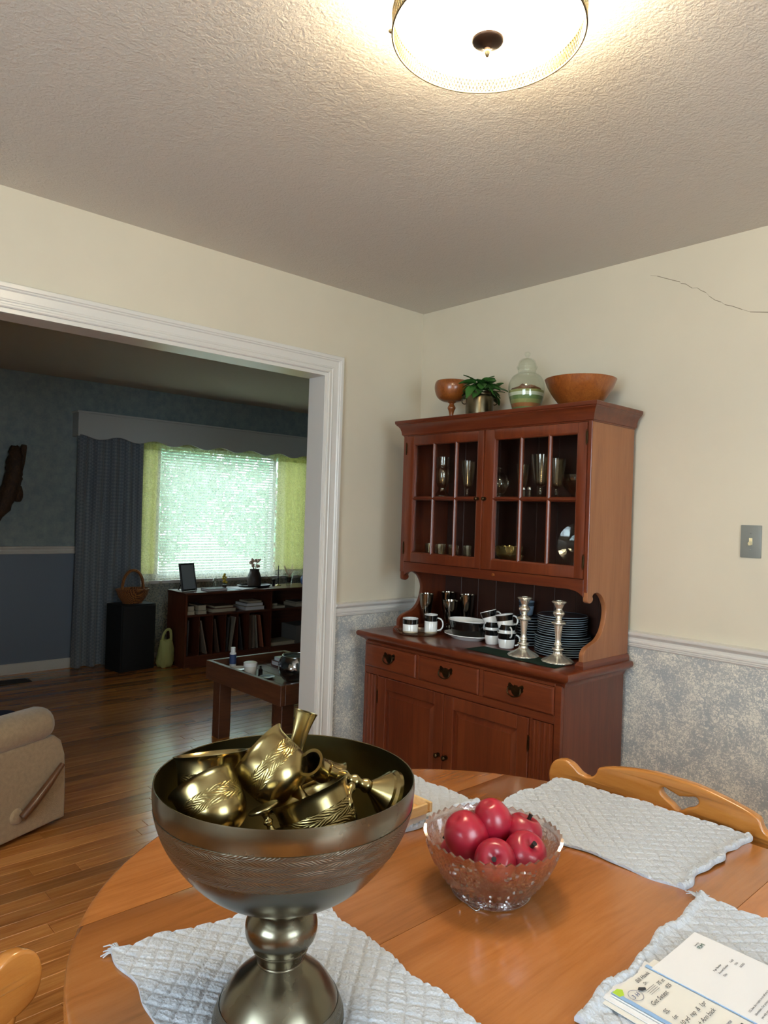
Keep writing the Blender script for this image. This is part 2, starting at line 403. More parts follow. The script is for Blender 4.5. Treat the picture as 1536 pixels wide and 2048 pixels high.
plain('flower_pink', '#d8b8a8', .7); plain('flower_yellow', '#c8a818', .6); plain('twig', '#6a4a3a', .8); plain('brown_felt', '#3c2c26', .8)
plain('sand_cream', '#d8c9a0', .8); plain('sand_green', '#6f8550', .8); plain('sand_olive', '#98995c', .8); plain('sand_rust', '#a9683c', .8); plain('sand_white', '#d9dcc8', .8); plain('moss_rust', '#8a5a3c', .9, bump=.9, bscale=160, bdist=.01)
thin_glass('bowl_mirror', '#c8d0d4', .8, .1, .45)
plain('crack_dark', '#7d735f', .9)
t = NT('glass_dark_ware'); t.set(Base_Color=lin('#c8b070'), Roughness=.12, Metallic=.85)
# ------------------------------------------------------------------ the setting
XF, YR, YL, XR, YB = -3.588, 2.6, -4.4, 4.3, -4.4
HC = 2.44
floor = struct('floor', bx((XF-.15, XR+.12), (YL-.12, YR+.12), (-.16, -.014)), 'walnut')
pl_me = bpy.data.meshes.new('plank'); _b = bx((-.0345, .0345), (-.5, .5), (-.014, 0), .0012, 1); _b.to_mesh(pl_me); _b.free(); pl_me.materials.append(MAT['floor_oak'])
stuff = B(); rngp = random.Random(3); nrow = int((XR-XF)/.07)+1; npl = 0
for i in range(nrow):
    x = XF+.035+i*.07; y = YL+rngp.uniform(0, .9)-.9
    while y < YR:
        L = rngp.uniform(.6, 1.35); y0 = max(y, YL); y1 = min(y+L, YR); y += L
        if y1-y0 < .03: continue
        if -3.1 < x < 1.35 and y1 > -2.6 and y0 < .35 and npl < 298:
            o = bpy.data.objects.new('plank', pl_me); COL.objects.link(o); o.parent = floor
            o.location = (x, (y0+y1)/2, 0); o.scale = (1, y1-y0-.0012, 1); npl += 1
        else: box(stuff, (x-.0345, x+.0345), (y0+.0006, y1-.0006), (-.014, 0))
o = obj('plank_field', stuff, 'floor_oak', floor); o['kind'] = 'stuff'
struct('ceiling', bx((-.06, XR+.12), (YB-.12, .12), (HC, HC+.12)), 'ceiling_paint')
struct('ceiling_living', bx((XF-.15, -.06), (YL-.12, YR+.12), (HC, HC+.12)), 'living_ceiling')
# dining room wall with the wide opening
OY0, OY1, OZ = -2.75, -.622, 2.034
b = B(); box(b, (-.12, 0), (OY1, YR), (0, HC)); box(b, (-.12, 0), (OY0, OY1), (OZ, HC)); box(b, (-.12, 0), (YL, OY0), (0, HC))
wl = struct('wall_left', b, 'wall_paint')
b = bx((0, .003), (-.545, 0), (.1, .895)); box(b, (0, .003), (YL, OY0-.08), (.1, .895)); obj('wallpaper', b, 'wallpaper', wl)
b = bx((0, XR), (0, .12), (0, HC)); wb = struct('wall_back', b, 'wall_paint')
obj('wallpaper', bx((0.003, XR), (-.003, 0), (.1, .895)), 'wallpaper', wb)
cp = [(1.257, 2.362), (1.285, 2.353), (1.325, 2.334), (1.377, 2.310), (1.381, 2.303), (1.40, 2.297), (1.425, 2.276), (1.446, 2.272), (1.458, 2.262), (1.478, 2.252), (1.49, 2.238), (1.512, 2.222), (1.535, 2.213), (1.548, 2.203), (1.575, 2.196), (1.61, 2.182), (1.637, 2.172), (1.67, 2.170), (1.70, 2.168), (1.78, 2.15), (1.85, 2.155)]
cp = [(x, z-.035*(max(0, x-1.45)/.25 if x < 1.7 else 1)) for x, z in cp]
b = B()
for i in range(len(cp)-1):
    (xa, za), (xb, zb) = cp[i], cp[i+1]; wa = .0007+.0012*abs(math.sin(i*2.1)); 
    vs = [b.verts.new(p) for p in ((xa, -.0006, za-wa), (xb, -.0006, zb-wa), (xb, -.0006, zb+wa*.4), (xa, -.0006, za+wa*.4))]; b.faces.new(vs)
obj('crack', b, 'crack_dark', wb, label='hairline crack in the plaster')
def wall_with_window(name, axis, pos, thick, a0, a1, w0, w1, z0, z1, mat):
    b = B()
    for s0, s1, h0, h1 in ((a0, w0, 0, HC), (w1, a1, 0, HC), (w0, w1, 0, z0), (w0, w1, z1, HC)):
        if axis == 'y': box(b, (s0, s1), (pos, pos+thick), (h0, h1))
        else: box(b, (pos, pos+thick), (s0, s1), (h0, h1))
    return struct(name, b, mat)
wall_with_window('wall_front', 'y', YB-.12, .12, 0, XR, 1.7, 3.2, .9, 2.1, 'wall_paint')
wall_with_window('wall_right', 'x', XR, .12, YB, .12, -2.7, -1.5, .9, 2.1, 'wall_paint')
struct('wall_living_left', bx((XF-.15, -.12), (YL-.12, YL), (0, HC)), 'living_wallpaper')
struct('wall_living_right', bx((XF-.15, -.12), (YR, YR+.12), (0, HC)), 'living_wallpaper')
WY0, WY1, WZ0, WZ1 = .06, 1.98, .71, 1.99
wf = wall_with_window('wall_far', 'x', XF-.15, .15, YL, YR, WY0, WY1, WZ0, WZ1, 'living_wallpaper')
b = bx((XF, XF+.004), (YL, -.45), (.08, .965)); box(b, (XF, XF+.004), (2.1, YR), (.08, .965)); obj('painted_dado', b, 'living_blue_paint', wf, label='plain blue paint below the rail')
def window(name, axis, pos, w0, w1, z0, z1, nx, nz, depth=.04):
    def bb(b, s, h, d=(0, depth), bev=.003):
        if axis == 'y': box(b, s, (pos+d[0], pos+d[1]), h, bev, 1)
        else: box(b, (pos+d[0], pos+d[1]), s, h, bev, 1)
        return b
    b = B(); f = .05
    for s, h in (((w0, w0+f), (z0, z1)), ((w1-f, w1), (z0, z1)), ((w0+f, w1-f), (z0, z0+f)), ((w0+f, w1-f), (z1-f, z1))): bb(b, s, h)
    o = struct(name, b, 'trim_white')
    for i in range(1, nx): u = w0+(w1-w0)*i/nx; obj('muntin', bb(B(), (u-.012, u+.012), (z0+f, z1-f), (.008, depth-.008)), 'trim_white', o)
    for i in range(1, nz): u = z0+(z1-z0)*i/nz; obj('muntin', bb(B(), (w0+f, w1-f), (u-.012, u+.012), (.01, depth-.01)), 'trim_white', o)
    for i in range(nx):
        for j in range(nz):
            obj('pane', bb(B(), (w0+(w1-w0)*i/nx+.004, w0+(w1-w0)*(i+1)/nx-.004), (z0+(z1-z0)*j/nz+.004, z0+(z1-z0)*(j+1)/nz-.004), (depth*.45, depth*.55), 0), 'pane_glass', o)
    return o
o = window('window_1', 'x', XF-.13, WY0, WY1, WZ0, WZ1, 1, 1)
for yy in (.262, 1.535): obj('mullion', bx((XF-.13, XF-.06), (yy-.02, yy+.02), (WZ0, WZ1), .004, 1), 'trim_white', o)
obj('window_sill', bx((XF-.13, XF+.035), (WY0-.04, WY1+.04), (WZ0-.03, WZ0), .006), 'trim_white', o)
window('window_2', 'y', YB-.07, 1.7, 3.2, .9, 2.1, 4, 2)
window('window_3', 'x', XR+.03, -2.7, -1.5, .9, 2.1, 3, 2)
# opening: jamb lining and moulded casing
yz = lambda u, v, w: (w, u, v)
cas = [(0, 0), (0, .010), (.004, .013), (.010, .013), (.013, .009), (.019, .009), (.022, .012), (.026, .012), (.030, .008), (.056, .010), (.060, .015), (.064, .016), (.067, .020), (.080, .021), (.082, .018), (.082, 0)]
path = [(OY1, 0), (OY1, OZ), (OY0, OZ), (OY0, 0)]
tr = struct('trim_1', mold(path, cas, yz), 'trim_white', 30)
tr['label'] = 'moulded white casing round the wide opening to the living room'
obj('casing_living_side', mold(path, cas, lambda u, v, w: (-.12-w, u, v)), 'trim_white', tr, 30)
b = bx((-.122, .002), (OY1-.016, OY1+.001), (0, OZ), .001, 1); box(b, (-.122, .002), (OY0-.001, OY0+.016), (0, OZ), .001, 1); obj('side_jamb', b, 'trim_white', tr)
obj('head_jamb', bx((-.122, .002), (OY0+.016, OY1-.016), (OZ-.016, OZ+.001), .001, 1), 'trim_white', tr)
# chair rails
rail = [(0, .888), (.006, .888), (.010, .893), (.010, .897), (.013, .899), (.013, .905), (.016, .908), (.016, .914), (.012, .918), (.012, .926), (.018, .934), (.026, .938), (.028, .943), (.028, .950), (.014, .954), (0, .954)]
struct('trim_2', mold([(0, 0), (0, -.542)], [(-a, z) for a, z in rail]), 'trim_white', 30)
struct('trim_3', mold([(0.0, 0), (XR, 0)], rail), 'trim_white', 30)
rail2 = [(-a*1.1, .965+(z-.888)*.98) for a, z in rail]
struct('trim_4', mold([(XF, -.47), (XF, YL)], rail2), 'trim_white', 30)
bb_ = [(0, 0), (.014, 0), (.014, .085), (.010, .095), (0, .10)]
struct('baseboard_back', mold([(0, 0), (XR, 0)], bb_), 'trim_white', 30)
struct('baseboard_left', mold([(0, 0), (0, -.54)], [(-a, z) for a, z in bb_]), 'trim_white', 30)
struct('baseboard_far', mold([(XF, 2.5), (XF, YL)], [(-a, z*.85) for a, z in bb_]), 'trim_white', 30)
struct('baseboard_right', mold([(XR, 0), (XR, YB)], bb_), 'trim_white', 30)

# ------------------------------------------------------------------ outside the living room window
tag(obj('lawn', bx((-30, XF-.5), (-14, 18), (-.5, -.42)), 'grass'), 'green lawn seen through the living room window', 'lawn')
bpy.data.objects['lawn']['kind'] = 'structure'
def tree(loc, h, rad, label, n=3400, seed=1):
    rg = random.Random(seed); t = thing('garden_tree', label, 'tree', loc, group='trees outside the window')
    x, y, z = loc
    obj('trunk', tb([(x, y, z), (x+.05, y, z+h*.3), (x, y+.05, z+h*.6)], [.14, .11, .06], 8), 'bark', t, 60)
    b = B(); c = Vector((x, y, z+h*.58))
    for i in range(n):
        d = Vector((rg.gauss(0, 1), rg.gauss(0, 1), rg.gauss(0, 1))).normalized(); r = rad*(.45+.55*rg.random()**.5)
        p = c+Vector((d.x*r, d.y*r, d.z*r*h*.42/rad)); s = .05+.06*rg.random()
        a = Vector((rg.gauss(0, 1), rg.gauss(0, 1), rg.gauss(0, 1))).normalized()*s; e = a.orthogonal().normalized()*s*.6
        b.faces.new([b.verts.new(p+q) for q in (-a, e, a, -e)])
    o = obj('crown', b, 'crown_green', t); o['kind'] = 'stuff'
tree((-8.2, 1.5, -.42), 3.9, 1.6, 'leafy green tree outside, left behind the blinds', seed=1)
tree((-9.4, 5.3, -.42), 4.4, 1.8, 'leafy green tree outside, right behind the blinds', seed=2)
tree((-14.0, 4.0, -.42), 6.5, 2.6, 'tall green tree farthest outside behind the blinds', 4200, 3)
# ------------------------------------------------------------------ ceiling lamp
LX, LY = 1.737, -1.597
lamp = thing('ceiling_lamp', 'round flush ceiling lamp with glowing glass, filigree band and bronze finial', 'lamp', (LX, LY, HC))
obj('canopy', lt([(0, HC), (.10, HC), (.10, HC-.012), (.085, HC-.02), (0, HC-.02)], 40, T(LX, LY, 0)), 'lamp_metal', lamp, 40)
dish = cr([(.180, 2.352), (.179, 2.346), (.165, 2.335), (.12, 2.322), (.06, 2.314), (.008, 2.311)], 4)
obj('glass_dish', lt(dish+[(.008, 2.316), (.06, 2.319), (.12, 2.327), (.162, 2.340), (.176, 2.352)], 64, T(LX, LY, 0)), 'lamp_glass', lamp, 60)
# perforated band: two rims and a lattice of small crossed wires
b = B()
for zz in (2.318, 2.354):
    tube(b, [(LX+.186*math.cos(a), LY+.186*math.sin(a), zz) for a in [2*PI*i/96 for i in range(96)]], .0022, 6, closed=True)
for i in range(150):
    for s in (1, -1):
        a0 = 2*PI*i/150; a1 = a0+s*2*PI*2/150
        tube(b, [(LX+.186*math.cos(a0), LY+.186*math.sin(a0), 2.319), (LX+.186*math.cos((a0+a1)/2), LY+.186*math.sin((a0+a1)/2), 2.336), (LX+.186*math.cos(a1), LY+.186*math.sin(a1), 2.353)], .0016, 4)
obj('filigree_band', b, 'lamp_metal', lamp, 60)
obj('stem', lt([(0, 2.43), (.006, 2.43), (.006, 2.30), (0, 2.30)], 12, T(LX, LY, 0)), 'lamp_metal', lamp, 40)
fn = obj('finial', lt(cr([(0, 2.310), (.029, 2.3095), (.031, 2.307), (.027, 2.303), (.012, 2.297), (.006, 2.293)], 3)+[(.006, 2.290), (0, 2.289)], 32, T(LX, LY, 0)), 'finial_bronze', lamp, 50)
obj('finial_knob', lt([(0, 2.292), (.006, 2.291), (.007, 2.287), (.0045, 2.282), (.003, 2.278), (0, 2.2765)], 16, T(LX, LY, 0)), 'lamp_metal', fn, 60)
for a in (-2.38, -.3, 1.8):
    obj('screw', lt([(0, 0), (.004, 0), (.004, .005), (.002, .008), (0, .008)], 10, axm((LX+.186*math.cos(a), LY+.186*math.sin(a), 2.330), (math.cos(a), math.sin(a), 0))), 'brass_old', lamp, 40)
pl = bpy.data.lights.new('lamp_bulb', 'POINT'); pl.energy = 22; pl.color = (1, .82, .55); pl.shadow_soft_size = .04
po = bpy.data.objects.new('lamp_bulb', pl); COL.objects.link(po); po.location = (LX, LY, 2.395); po['kind'] = 'helper'

# ------------------------------------------------------------------ light switch
sw = thing('light_switch', 'grey switch plate with ivory toggle on the cream wall', 'switch', (1.665, 0, 1.328))
b = B(); box(b, (1.63, 1.70), (-.006, 0), (1.2705, 1.3855), .003, 2); obj('plate', b, 'switch_plate', sw, 40)
obj('toggle_collar', bx((1.6595, 1.6705), (-.0075, -.004), (1.316, 1.34), .0005, 1), 'ivory', sw)
obj('toggle', bx((-.0042, .0042), (-.017, 0), (-.005, .005), .0012, 2, T(1.665, -.005, 1.326) @ Matrix.Rotation(.45, 4, 'X')), 'ivory', sw)
for zz in (1.298, 1.358): obj('screw', lt([(0, .0012), (.0028, .0008), (.0034, 0), (0, 0)], 14, axm((1.665, -.006, zz), (0, -1, 0))), 'switch_plate', sw, 50)

# ------------------------------------------------------------------ sideboard (lower half of the hutch)
SX0, SX1, SYF = .149, 1.212, -.463
sb = thing('sideboard', 'cherry sideboard with three drawers and two panelled doors', 'sideboard', (.68, -.23, 0))
b = B(); box(b, (SX0, SX1), (SYF+.018, -.032), (.07, .79)); obj('body', b, 'cherry', sb)
b = B()
for x0, x1, z0, z1 in ((SX0, .156, .07, .79), (1.184, SX1, .07, .79), (.156, 1.184, .783, .795), (.156, 1.184, .648, .678), (.484, .500, .678, .783), (.834, .854, .678, .783), (.237, .246, .07, .648), (1.079, 1.092, .07, .648), (.246, 1.079, .07, .11)):
    box(b, (x0, x1), (SYF, SYF+.018), (z0, z1), .0015, 1)
obj('face_frame', b, 'cherry_x', sb)
obj('plinth', mold([(SX0, -.032), (SX0, SYF), (SX1, SYF), (SX1, -.032)], [(-.02, 0), (.012, 0), (.012, .06), (.004, .075), (-.02, .075)]), 'cherry_x', sb, 30)
cnt = [(-.03, .782), (.004, .782), (.006, .790), (.012, .799), (.022, .806), (.028, .809), (.030, .812), (.036, .814), (.040, .820), (.041, .828), (.037, .836), (.034, .838), (-.03, .838)]
b = mold([(SX0, -.032), (SX0, SYF+.016), (SX1, SYF+.016), (SX1, -.032)], cnt); box(b, (SX0+.004, SX1-.004), (SYF+.022, -.033), (.80, .8376))
obj('countertop', b, 'cherry_x', sb, 35)
# fluted pilasters
for nm, x0, x1 in (('a', .158, .236), ('b', 1.094, 1.182)):
    wv = [(x0, SYF-.002)]; n = 4; w = (x1-x0)
    for i in range(n):
        c = x0+w*(i+.5)/n
        for k in range(7):
            a = PI*k/6; wv.append((c-math.cos(a)*w*.085, SYF-.002+math.sin(a)*.006))
    wv += [(x1, SYF-.002), (x1, SYF+.016), (x0, SYF+.016)]
    b = B(); lo = [b.verts.new((x, y, .115)) for x, y in wv]; hi = [b.verts.new((x, y, .645)) for x, y in wv]
    for i in range(len(wv)): j = (i+1) % len(wv); b.faces.new((lo[i], lo[j], hi[j], hi[i]))
    b.faces.new(hi); b.faces.new(lo[::-1]); obj('fluted_pilaster', b, 'cherry', sb)
def pull(xc, zc, par):
    # batwing backplate with a swinging bail
    half = [(0, .020), (.006, .024), (.011, .017), (.018, .021), (.026, .027), (.034, .025), (.037, .017), (.033, .010), (.036, .004), (.030, -.003), (.022, -.002), (.019, -.010), (.012, -.017), (.006, -.020), (0, -.026)]
    out = [(x, z) for x, z in half]+[(-x, z) for x, z in half[-2:0:-1]]
    me = curve_mesh([out], .0012, .0006, 1); me.transform(T(xc, SYF-.0045, zc) @ Matrix.Rotation(PI/2, 4, 'X')); o = obj('drawer_pull', me, 'bronze', par, 40)
    b = B()
    pts = [(xc-.027, SYF-.016, zc+.010), (xc-.030, SYF-.019, zc-.002), (xc-.022, SYF-.021, zc-.014), (xc, SYF-.022, zc-.020), (xc+.022, SYF-.021, zc-.014), (xc+.030, SYF-.019, zc-.002), (xc+.027, SYF-.016, zc+.010)]
    tube(b, cr(pts, 4), .0026, 8); obj('bail', b, 'bronze', o, 60)
    for s in (-1, 1): obj('post', lt([(0, .014), (.005, .013), (.006, .009), (.0035, .006), (.0035, 0), (.006, 0), (0, 0)], 12, axm((xc+s*.027, SYF-.004, zc+.010), (0, -1, 0))), 'bronze', o, 60)
for x0, x1, xc in ((.157, .483, .320), (.5015, .8325, .662), (.8555, 1.1825, 1.016)):
    b = mold([(x0, .679), (x1, .679), (x1, .782), (x0, .782)], [(-.0005, 0), (-.0005, .008), (-.006, .0125), (-.010, .0135)], lambda u, v, w: (u, SYF+.008-w, v), caps=False, closed=True)
    box(b, (x0+.009, x1-.009), (SYF-.0055, SYF+.012), (.688, .773)); dr = obj('drawer', b, 'cherry_x', sb, 20); pull(xc, .735, dr)
def knob(nm, x, y, z, par, s=1.0, mat='bronze'):
    return obj(nm, lt([(r*s, h*s) for r, h in [(0, .026), (.006, .0255), (.0105, .021), (.0105, .017), (.006, .012), (.004, .008), (.0045, .003), (.010, .002), (.010, 0), (0, 0)]], 18, axm((x, y, z), (0, -1, 0))), mat, par, 50)
def hinge(x, y, z, par, h=.05): return obj('hinge', box(bx((x-.0035, x+.0035), (y-.004, y+.003), (z-h/2, z+h/2), .0012, 2), (x-.001, x+.001), (y-.005, y), (z-h/2-.006, z+h/2+.006)), 'bronze', par)
for x0, x1, kx, hx in ((.248, .652, .634, .247), (.655, 1.077, .677, 1.078)):
    fw = .052; b = B(); z0, z1 = .112, .646
    for a0, a1, c0, c1 in ((x0, x0+fw, z0, z1), (x1-fw, x1, z0, z1), (x0+fw, x1-fw, z0, z0+fw), (x0+fw, x1-fw, z1-fw, z1)): box(b, (a0, a1), (SYF-.005, SYF+.014), (c0, c1), .002, 1)
    dr = obj('cabinet_door', b, 'cherry', sb)
    a0, a1, c0, c1 = x0+fw, x1-fw, z0+fw, z1-fw
    b = mold([(a0, c0), (a1, c0), (a1, c1), (a0, c1)], [(0, -.006), (-.006, -.010), (-.010, -.010), (-.026, .000), (-.028, .002)], lambda u, v, w: (u, SYF+.002-w, v), caps=False, closed=True)
    box(b, (a0+.027, a1-.027), (SYF-.0005, SYF+.012), (c0+.027, c1-.027)); obj('raised_panel', b, 'cherry', dr, 20)
    knob('door_knob', kx, SYF-.005, .392, dr); hinge(hx, SYF-.003, .555, dr); hinge(hx, SYF-.003, .20, dr)

# ------------------------------------------------------------------ hutch top
HX0, HX1, HYF = .235, 1.227, -.337
hu = thing('hutch_top', 'cherry hutch top with glazed doors standing on the sideboard', 'cabinet', (.73, -.18, .838))
scroll = [(-.032, .862), (-.032, 1.765), (HYF, 1.765), (HYF, 1.096)]
scroll += cr([(HYF, 1.096), (-.335, 1.084), (-.322, 1.078), (-.306, 1.082), (-.298, 1.093), (-.302, 1.104), (-.290, 1.113), (-.266, 1.114), (-.232, 1.096), (-.206, 1.055), (-.208, 1.01), (-.226, .968), (-.258, .938), (-.305, .923), (-.335, .912), (-.350, .895), (-.352, .880)], 4)[1:]
scroll += [(-.352, .862)]
me0 = curve_mesh([scroll], .010, .002, 1)
R_ = Matrix(((0, 0, 1, 0), (1, 0, 0, 0), (0, 1, 0, 0), (0, 0, 0, 1)))   # xy -> yz
for xs, mt in ((HX0+.010, 'cherry'), (HX1-.010, 'cherry_lit')):
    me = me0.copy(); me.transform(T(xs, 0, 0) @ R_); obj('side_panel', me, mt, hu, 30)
bpy.data.meshes.remove(me0)
for xs in (HX0+.010, HX1-.010):
    s = .016; b = mold([(xs-s, -.032), (xs-s, -.362), (xs+s, -.362), (xs+s, -.032)], [(-.012, .838), (.002, .838), (.002, .852), (-.001, .857), (-.004, .864), (-.012, .866)]); obj('foot_moulding', b, 'cherry_y', hu, 30)
nb = 9
for i in range(nb):
    w = (HX1-HX0-.04)/nb; x0 = HX0+.02+i*w; obj('back_board', bx((x0+.0001, x0+w-.0001), (-.044, -.032), (.840, 1.76), .002, 1), 'cherry_shaded', hu)
for z0 in (1.179, 1.455): obj('shelf', bx((HX0+.020, HX1-.020), (-.312, -.045), (z0, z0+.016), .002, 1), 'cherry_x', hu)
obj('bottom_board', bx((HX0+.020, HX1-.020), (HYF+.004, -.312), (1.165, 1.195), .001, 1), 'cherry_x', hu)
obj('top_board', bx((HX0, HX1), (HYF, -.032), (1.765, 1.815)), 'cherry_x', hu)
crown = [(-.01, 1.749), (.003, 1.749), (.004, 1.753), (.008, 1.755), (.009, 1.760), (.011, 1.772), (.016, 1.787), (.023, 1.796), (.028, 1.800), (.029, 1.804), (.033, 1.806), (.034, 1.818), (.032, 1.820), (-.01, 1.820)]
b = mold([(HX0, -.032), (HX0, HYF), (HX1, HYF), (HX1, -.032)], crown); obj('crown_moulding', b, 'cherry_x', hu, 30)
for x0, x1 in ((HX0+.0004, .2615), (1.2105, HX1-.0004)): obj('face_stile', bx((x0, x1), (HYF-.004, HYF+.014), (1.118, 1.752), .0015, 1), 'cherry', hu)
rail_o = [(.2615, 1.1655), (1.2105, 1.1655), (1.2105, 1.100)]+cr([(1.2105, 1.100), (1.195, 1.112), (1.172, 1.121), (1.145, 1.1245)], 3)[1:]+cr([(.327, 1.1245), (.300, 1.121), (.277, 1.112), (.2615, 1.100)], 3)
me = curve_mesh([rail_o], .009, .0012, 1); me.transform(T(0, HYF+.005, 0) @ Matrix.Rotation(PI/2, 4, 'X')); obj('bottom_rail', me, 'cherry_x', hu, 30)
obj('wooden_plug', lt([(0, .006), (.005, .005), (.0075, .001), (.0075, 0), (0, 0)], 16, axm((.79, HYF-.004, 1.148), (0, -1, 0))), 'turned_wood', hu, 40)
ZD0, ZD1 = 1.168, 1.747
for x0, x1, p0, p1, ms, kx, hx in ((.2625, .727, .308, .692, (.431, .564), .700, .2625), (.7285, 1.2095, .779, 1.172, (.910, 1.044), .738, 1.2095)):
    b = B(); zb, zt = 1.208, 1.709; y0, y1 = HYF-.010, HYF+.010
    for a0, a1, c0, c1 in ((x0, p0, ZD0, ZD1), (p1, x1, ZD0, ZD1), (p0, p1, ZD0, zb), (p0, p1, zt, ZD1)): box(b, (a0, a1), (y0, y1), (c0, c1), .0022, 2)
    mold([(p0, zb), (p1, zb), (p1, zt), (p0, zt)], [(.001, .008), (-.004, .006), (-.006, .002), (-.006, -.01), (.001, -.01)], lambda u, v, w: (u, HYF-.001-w, v), bm=b, caps=False, closed=True)
    d_ = obj('glazed_door', b, 'cherry', hu, 30)
    mp = [(-.008, -.007), (-.008, .001), (-.0045, .004), (-.002, .008), (.002, .008), (.0045, .004), (.008, .001), (.008, -.007)]
    for mx in ms: obj('muntin', mold([(mx, zb-.002), (mx, zt+.002)], mp, lambda u, v, w: (u, HYF-.001-w, v)), 'cherry', d_, 30)
    obj('muntin', mold([(p0-.002, 1.460), (p1+.002, 1.460)], mp, lambda u, v, w: (u, HYF-.0016-w, v)), 'cherry_x', d_, 30)
    xs = [p0-.004]+list(ms)+[p1+.004]; zs = [zb-.004, 1.46, zt+.004]
    for i in range(3):
        for j in range(2): obj('pane', bx((xs[i]+.0012, xs[i+1]-.0012), (HYF+.0035, HYF+.0055), (zs[j]+.0012, zs[j+1]-.0012)), 'pane_glass', d_)
    knob('door_knob', kx, y0, 1.460, d_, .8, 'bronze'); hinge(hx, y0+.001, 1.69, d_, .045); hinge(hx, y0+.001, 1.23, d_, .045)
    if x0 < .5: obj('astragal', bx((.7215, .7275), (y0-.006, y0), (ZD0-.004, ZD1), .0025, 2), 'cherry', d_, 30)
# ------------------------------------------------------------------ on top of the hutch
def ring_shell(outer, t=.004):
    """profile of an open vessel: outer wall bottom to top, then back down inside"""
    inner = [(max(r-t, 0), z) for r, z in reversed(outer)]
    zb = outer[0][1]+t*1.6
    inner = [(r, max(z, zb)) for r, z in inner]
    return [(0, outer[0][1])]+outer+inner+[(0, zb)]
x, y, z = .378, -.175, 1.82
t_ = thing('wooden_compote', 'turned wooden bowl on a slim stem atop the hutch', 'bowl', (x, y, z))
M_ = T(x, y, z)
bw = cr([(.016, .100), (.045, .104), (.068, .120), (.080, .148), (.082, .176), (.076, .194), (.072, .196)], 5)
obj('bowl', lt([(0, .100)]+bw+[(.066, .190), (.068, .165), (.05, .128), (.02, .116), (0, .115)], 40, M_), 'turned_wood', t_, 50)
obj('stem', lt([(0, 0)]+cr([(.040, 0), (.041, .006), (.032, .012), (.012, .020), (.009, .034), (.013, .055), (.019, .072), (.013, .085), (.011, .092), (.020, .098), (.022, .101)], 4)+[(0, .101)], 28, M_), 'turned_wood', t_, 50)
x, y = .556, -.185
t_ = thing('potted_plant', 'green leafy plant in a tarnished brass pot with ring handles', 'plant', (x, y, z))
M_ = T(x, y, z)
obj('pot', lt(ring_shell(cr([(.052, 0), (.060, .008), (.062, .04), (.062, .09), (.060, .104), (.057, .108), (.057, .116), (.061, .119), (.062, .124)], 3), .003), 40, M_), 'pot_brass', t_, 40)
obj('soil', lt([(0, .108), (.056, .106), (.056, .09), (0, .09)], 24, M_), 'bark', t_)
for s in (-1, 1):
    d_ = Vector((.676*s, .737*s, 0)); c_ = Vector((x, y, z))+d_*.064
    h_ = obj('handle', tb([c_+d_*(.004+.012*math.sin(a))+Vector((0, 0, .084+.014*math.cos(a))) for a in [2*PI*i/16 for i in range(16)]], .0025, 6, closed=True), 'pot_brass', t_, 60)
    obj('handle_lug', lt([(0, -.005), (.006, -.004), (.007, .004), (0, .009)], 10, axm(c_-d_*.004+Vector((0, 0, .098)), d_)), 'pot_brass', h_, 60)
def leaf_mesh(L, W, droop):
    return grid(8, 4, lambda u, v: (L*u, (v-.5)*2*W*math.sin(PI*min(1, u*.96+.02))**.8*(1-.25*u), -droop*L*u*u+.18*W*abs(v-.5)*2))
rg = random.Random(11); lm = []
for L, W, dr in ((.068, .026, .5), (.060, .024, .9), (.072, .026, .2)):
    me = bpy.data.meshes.new('leaf'); b = leaf_mesh(L, W, dr); bmesh.ops.recalc_face_normals(b, faces=b.faces); b.to_mesh(me); b.free(); me.materials.append(MAT['leaf_green']); 
    for p in me.polygons: p.use_smooth = True
    lm.append(me)
for i in range(64):
    a = rg.uniform(0, 2*PI); rr = rg.uniform(.0, .058); h = .118+rg.uniform(0, .06)*(1-rr/.09)
    if i > 46: h = .15+rg.uniform(0, .03); rr = rg.uniform(0, .03)
    o = bpy.data.objects.new('leaf', rg.choice(lm)); COL.objects.link(o); o.parent = t_
    o.location = (rr*math.cos(a), rr*math.sin(a), h); o.rotation_euler = (rg.uniform(-.5, .5), rg.uniform(-.75, .5), a+rg.uniform(-.5, .5)); s_ = rg.uniform(.75, 1.1); o.scale = (s_, s_, s_)
b = B()
for i in range(14):
    a = i*.9; tube(b, [(x+.01*math.cos(a), y+.01*math.sin(a), z+.10), (x+.03*math.cos(a), y+.03*math.sin(a), z+.15)], .0014, 5)
obj('stalk', b, 'leaf_pale', t_)
x, y = .808, -.18
t_ = thing('glass_jar', 'lidded glass ginger jar filled with coloured sand layers', 'jar', (x, y, z)); M_ = T(x, y, z)
body = cr([(.046, 0), (.052, .006), (.062, .035), (.073, .075), (.077, .110), (.074, .140), (.060, .166), (.042, .178), (.038, .184), (.038, .194), (.041, .197)], 5)
obj('jar_body', lt(ring_shell(body, .0022), 48, M_), 'jar_glass', t_, 60)
def rin(h):
    for (r0, z0), (r1, z1) in zip(body, body[1:]):
        if z0 <= h <= z1: return (r0+(r1-r0)*(h-z0)/max(1e-6, z1-z0))-.0035
    return .04
lv = [(.005, .018, 'sand_cream'), (.018, .032, 'sand_green'), (.032, .048, 'sand_rust'), (.048, .064, 'sand_olive'), (.064, .080, 'sand_green'), (.080, .094, 'sand_white'), (.094, .104, 'sand_olive')]
rg = random.Random(4)
for i, (h0, h1, m_) in enumerate(lv):
    ph = rg.uniform(0, 6); amp = .003 if 0 < i else 0
    def wob(r, zz, a, k, h0=h0, h1=h1, ph=ph): 
        return (r, zz)
    pr = [(0, h0)]+[(rin(h0+(h1-h0)*k/4), h0+(h1-h0)*k/4) for k in range(5)]+[(0, h1)]
    obj('sand_layer', lt(pr, 40, M_), m_, t_, 30)
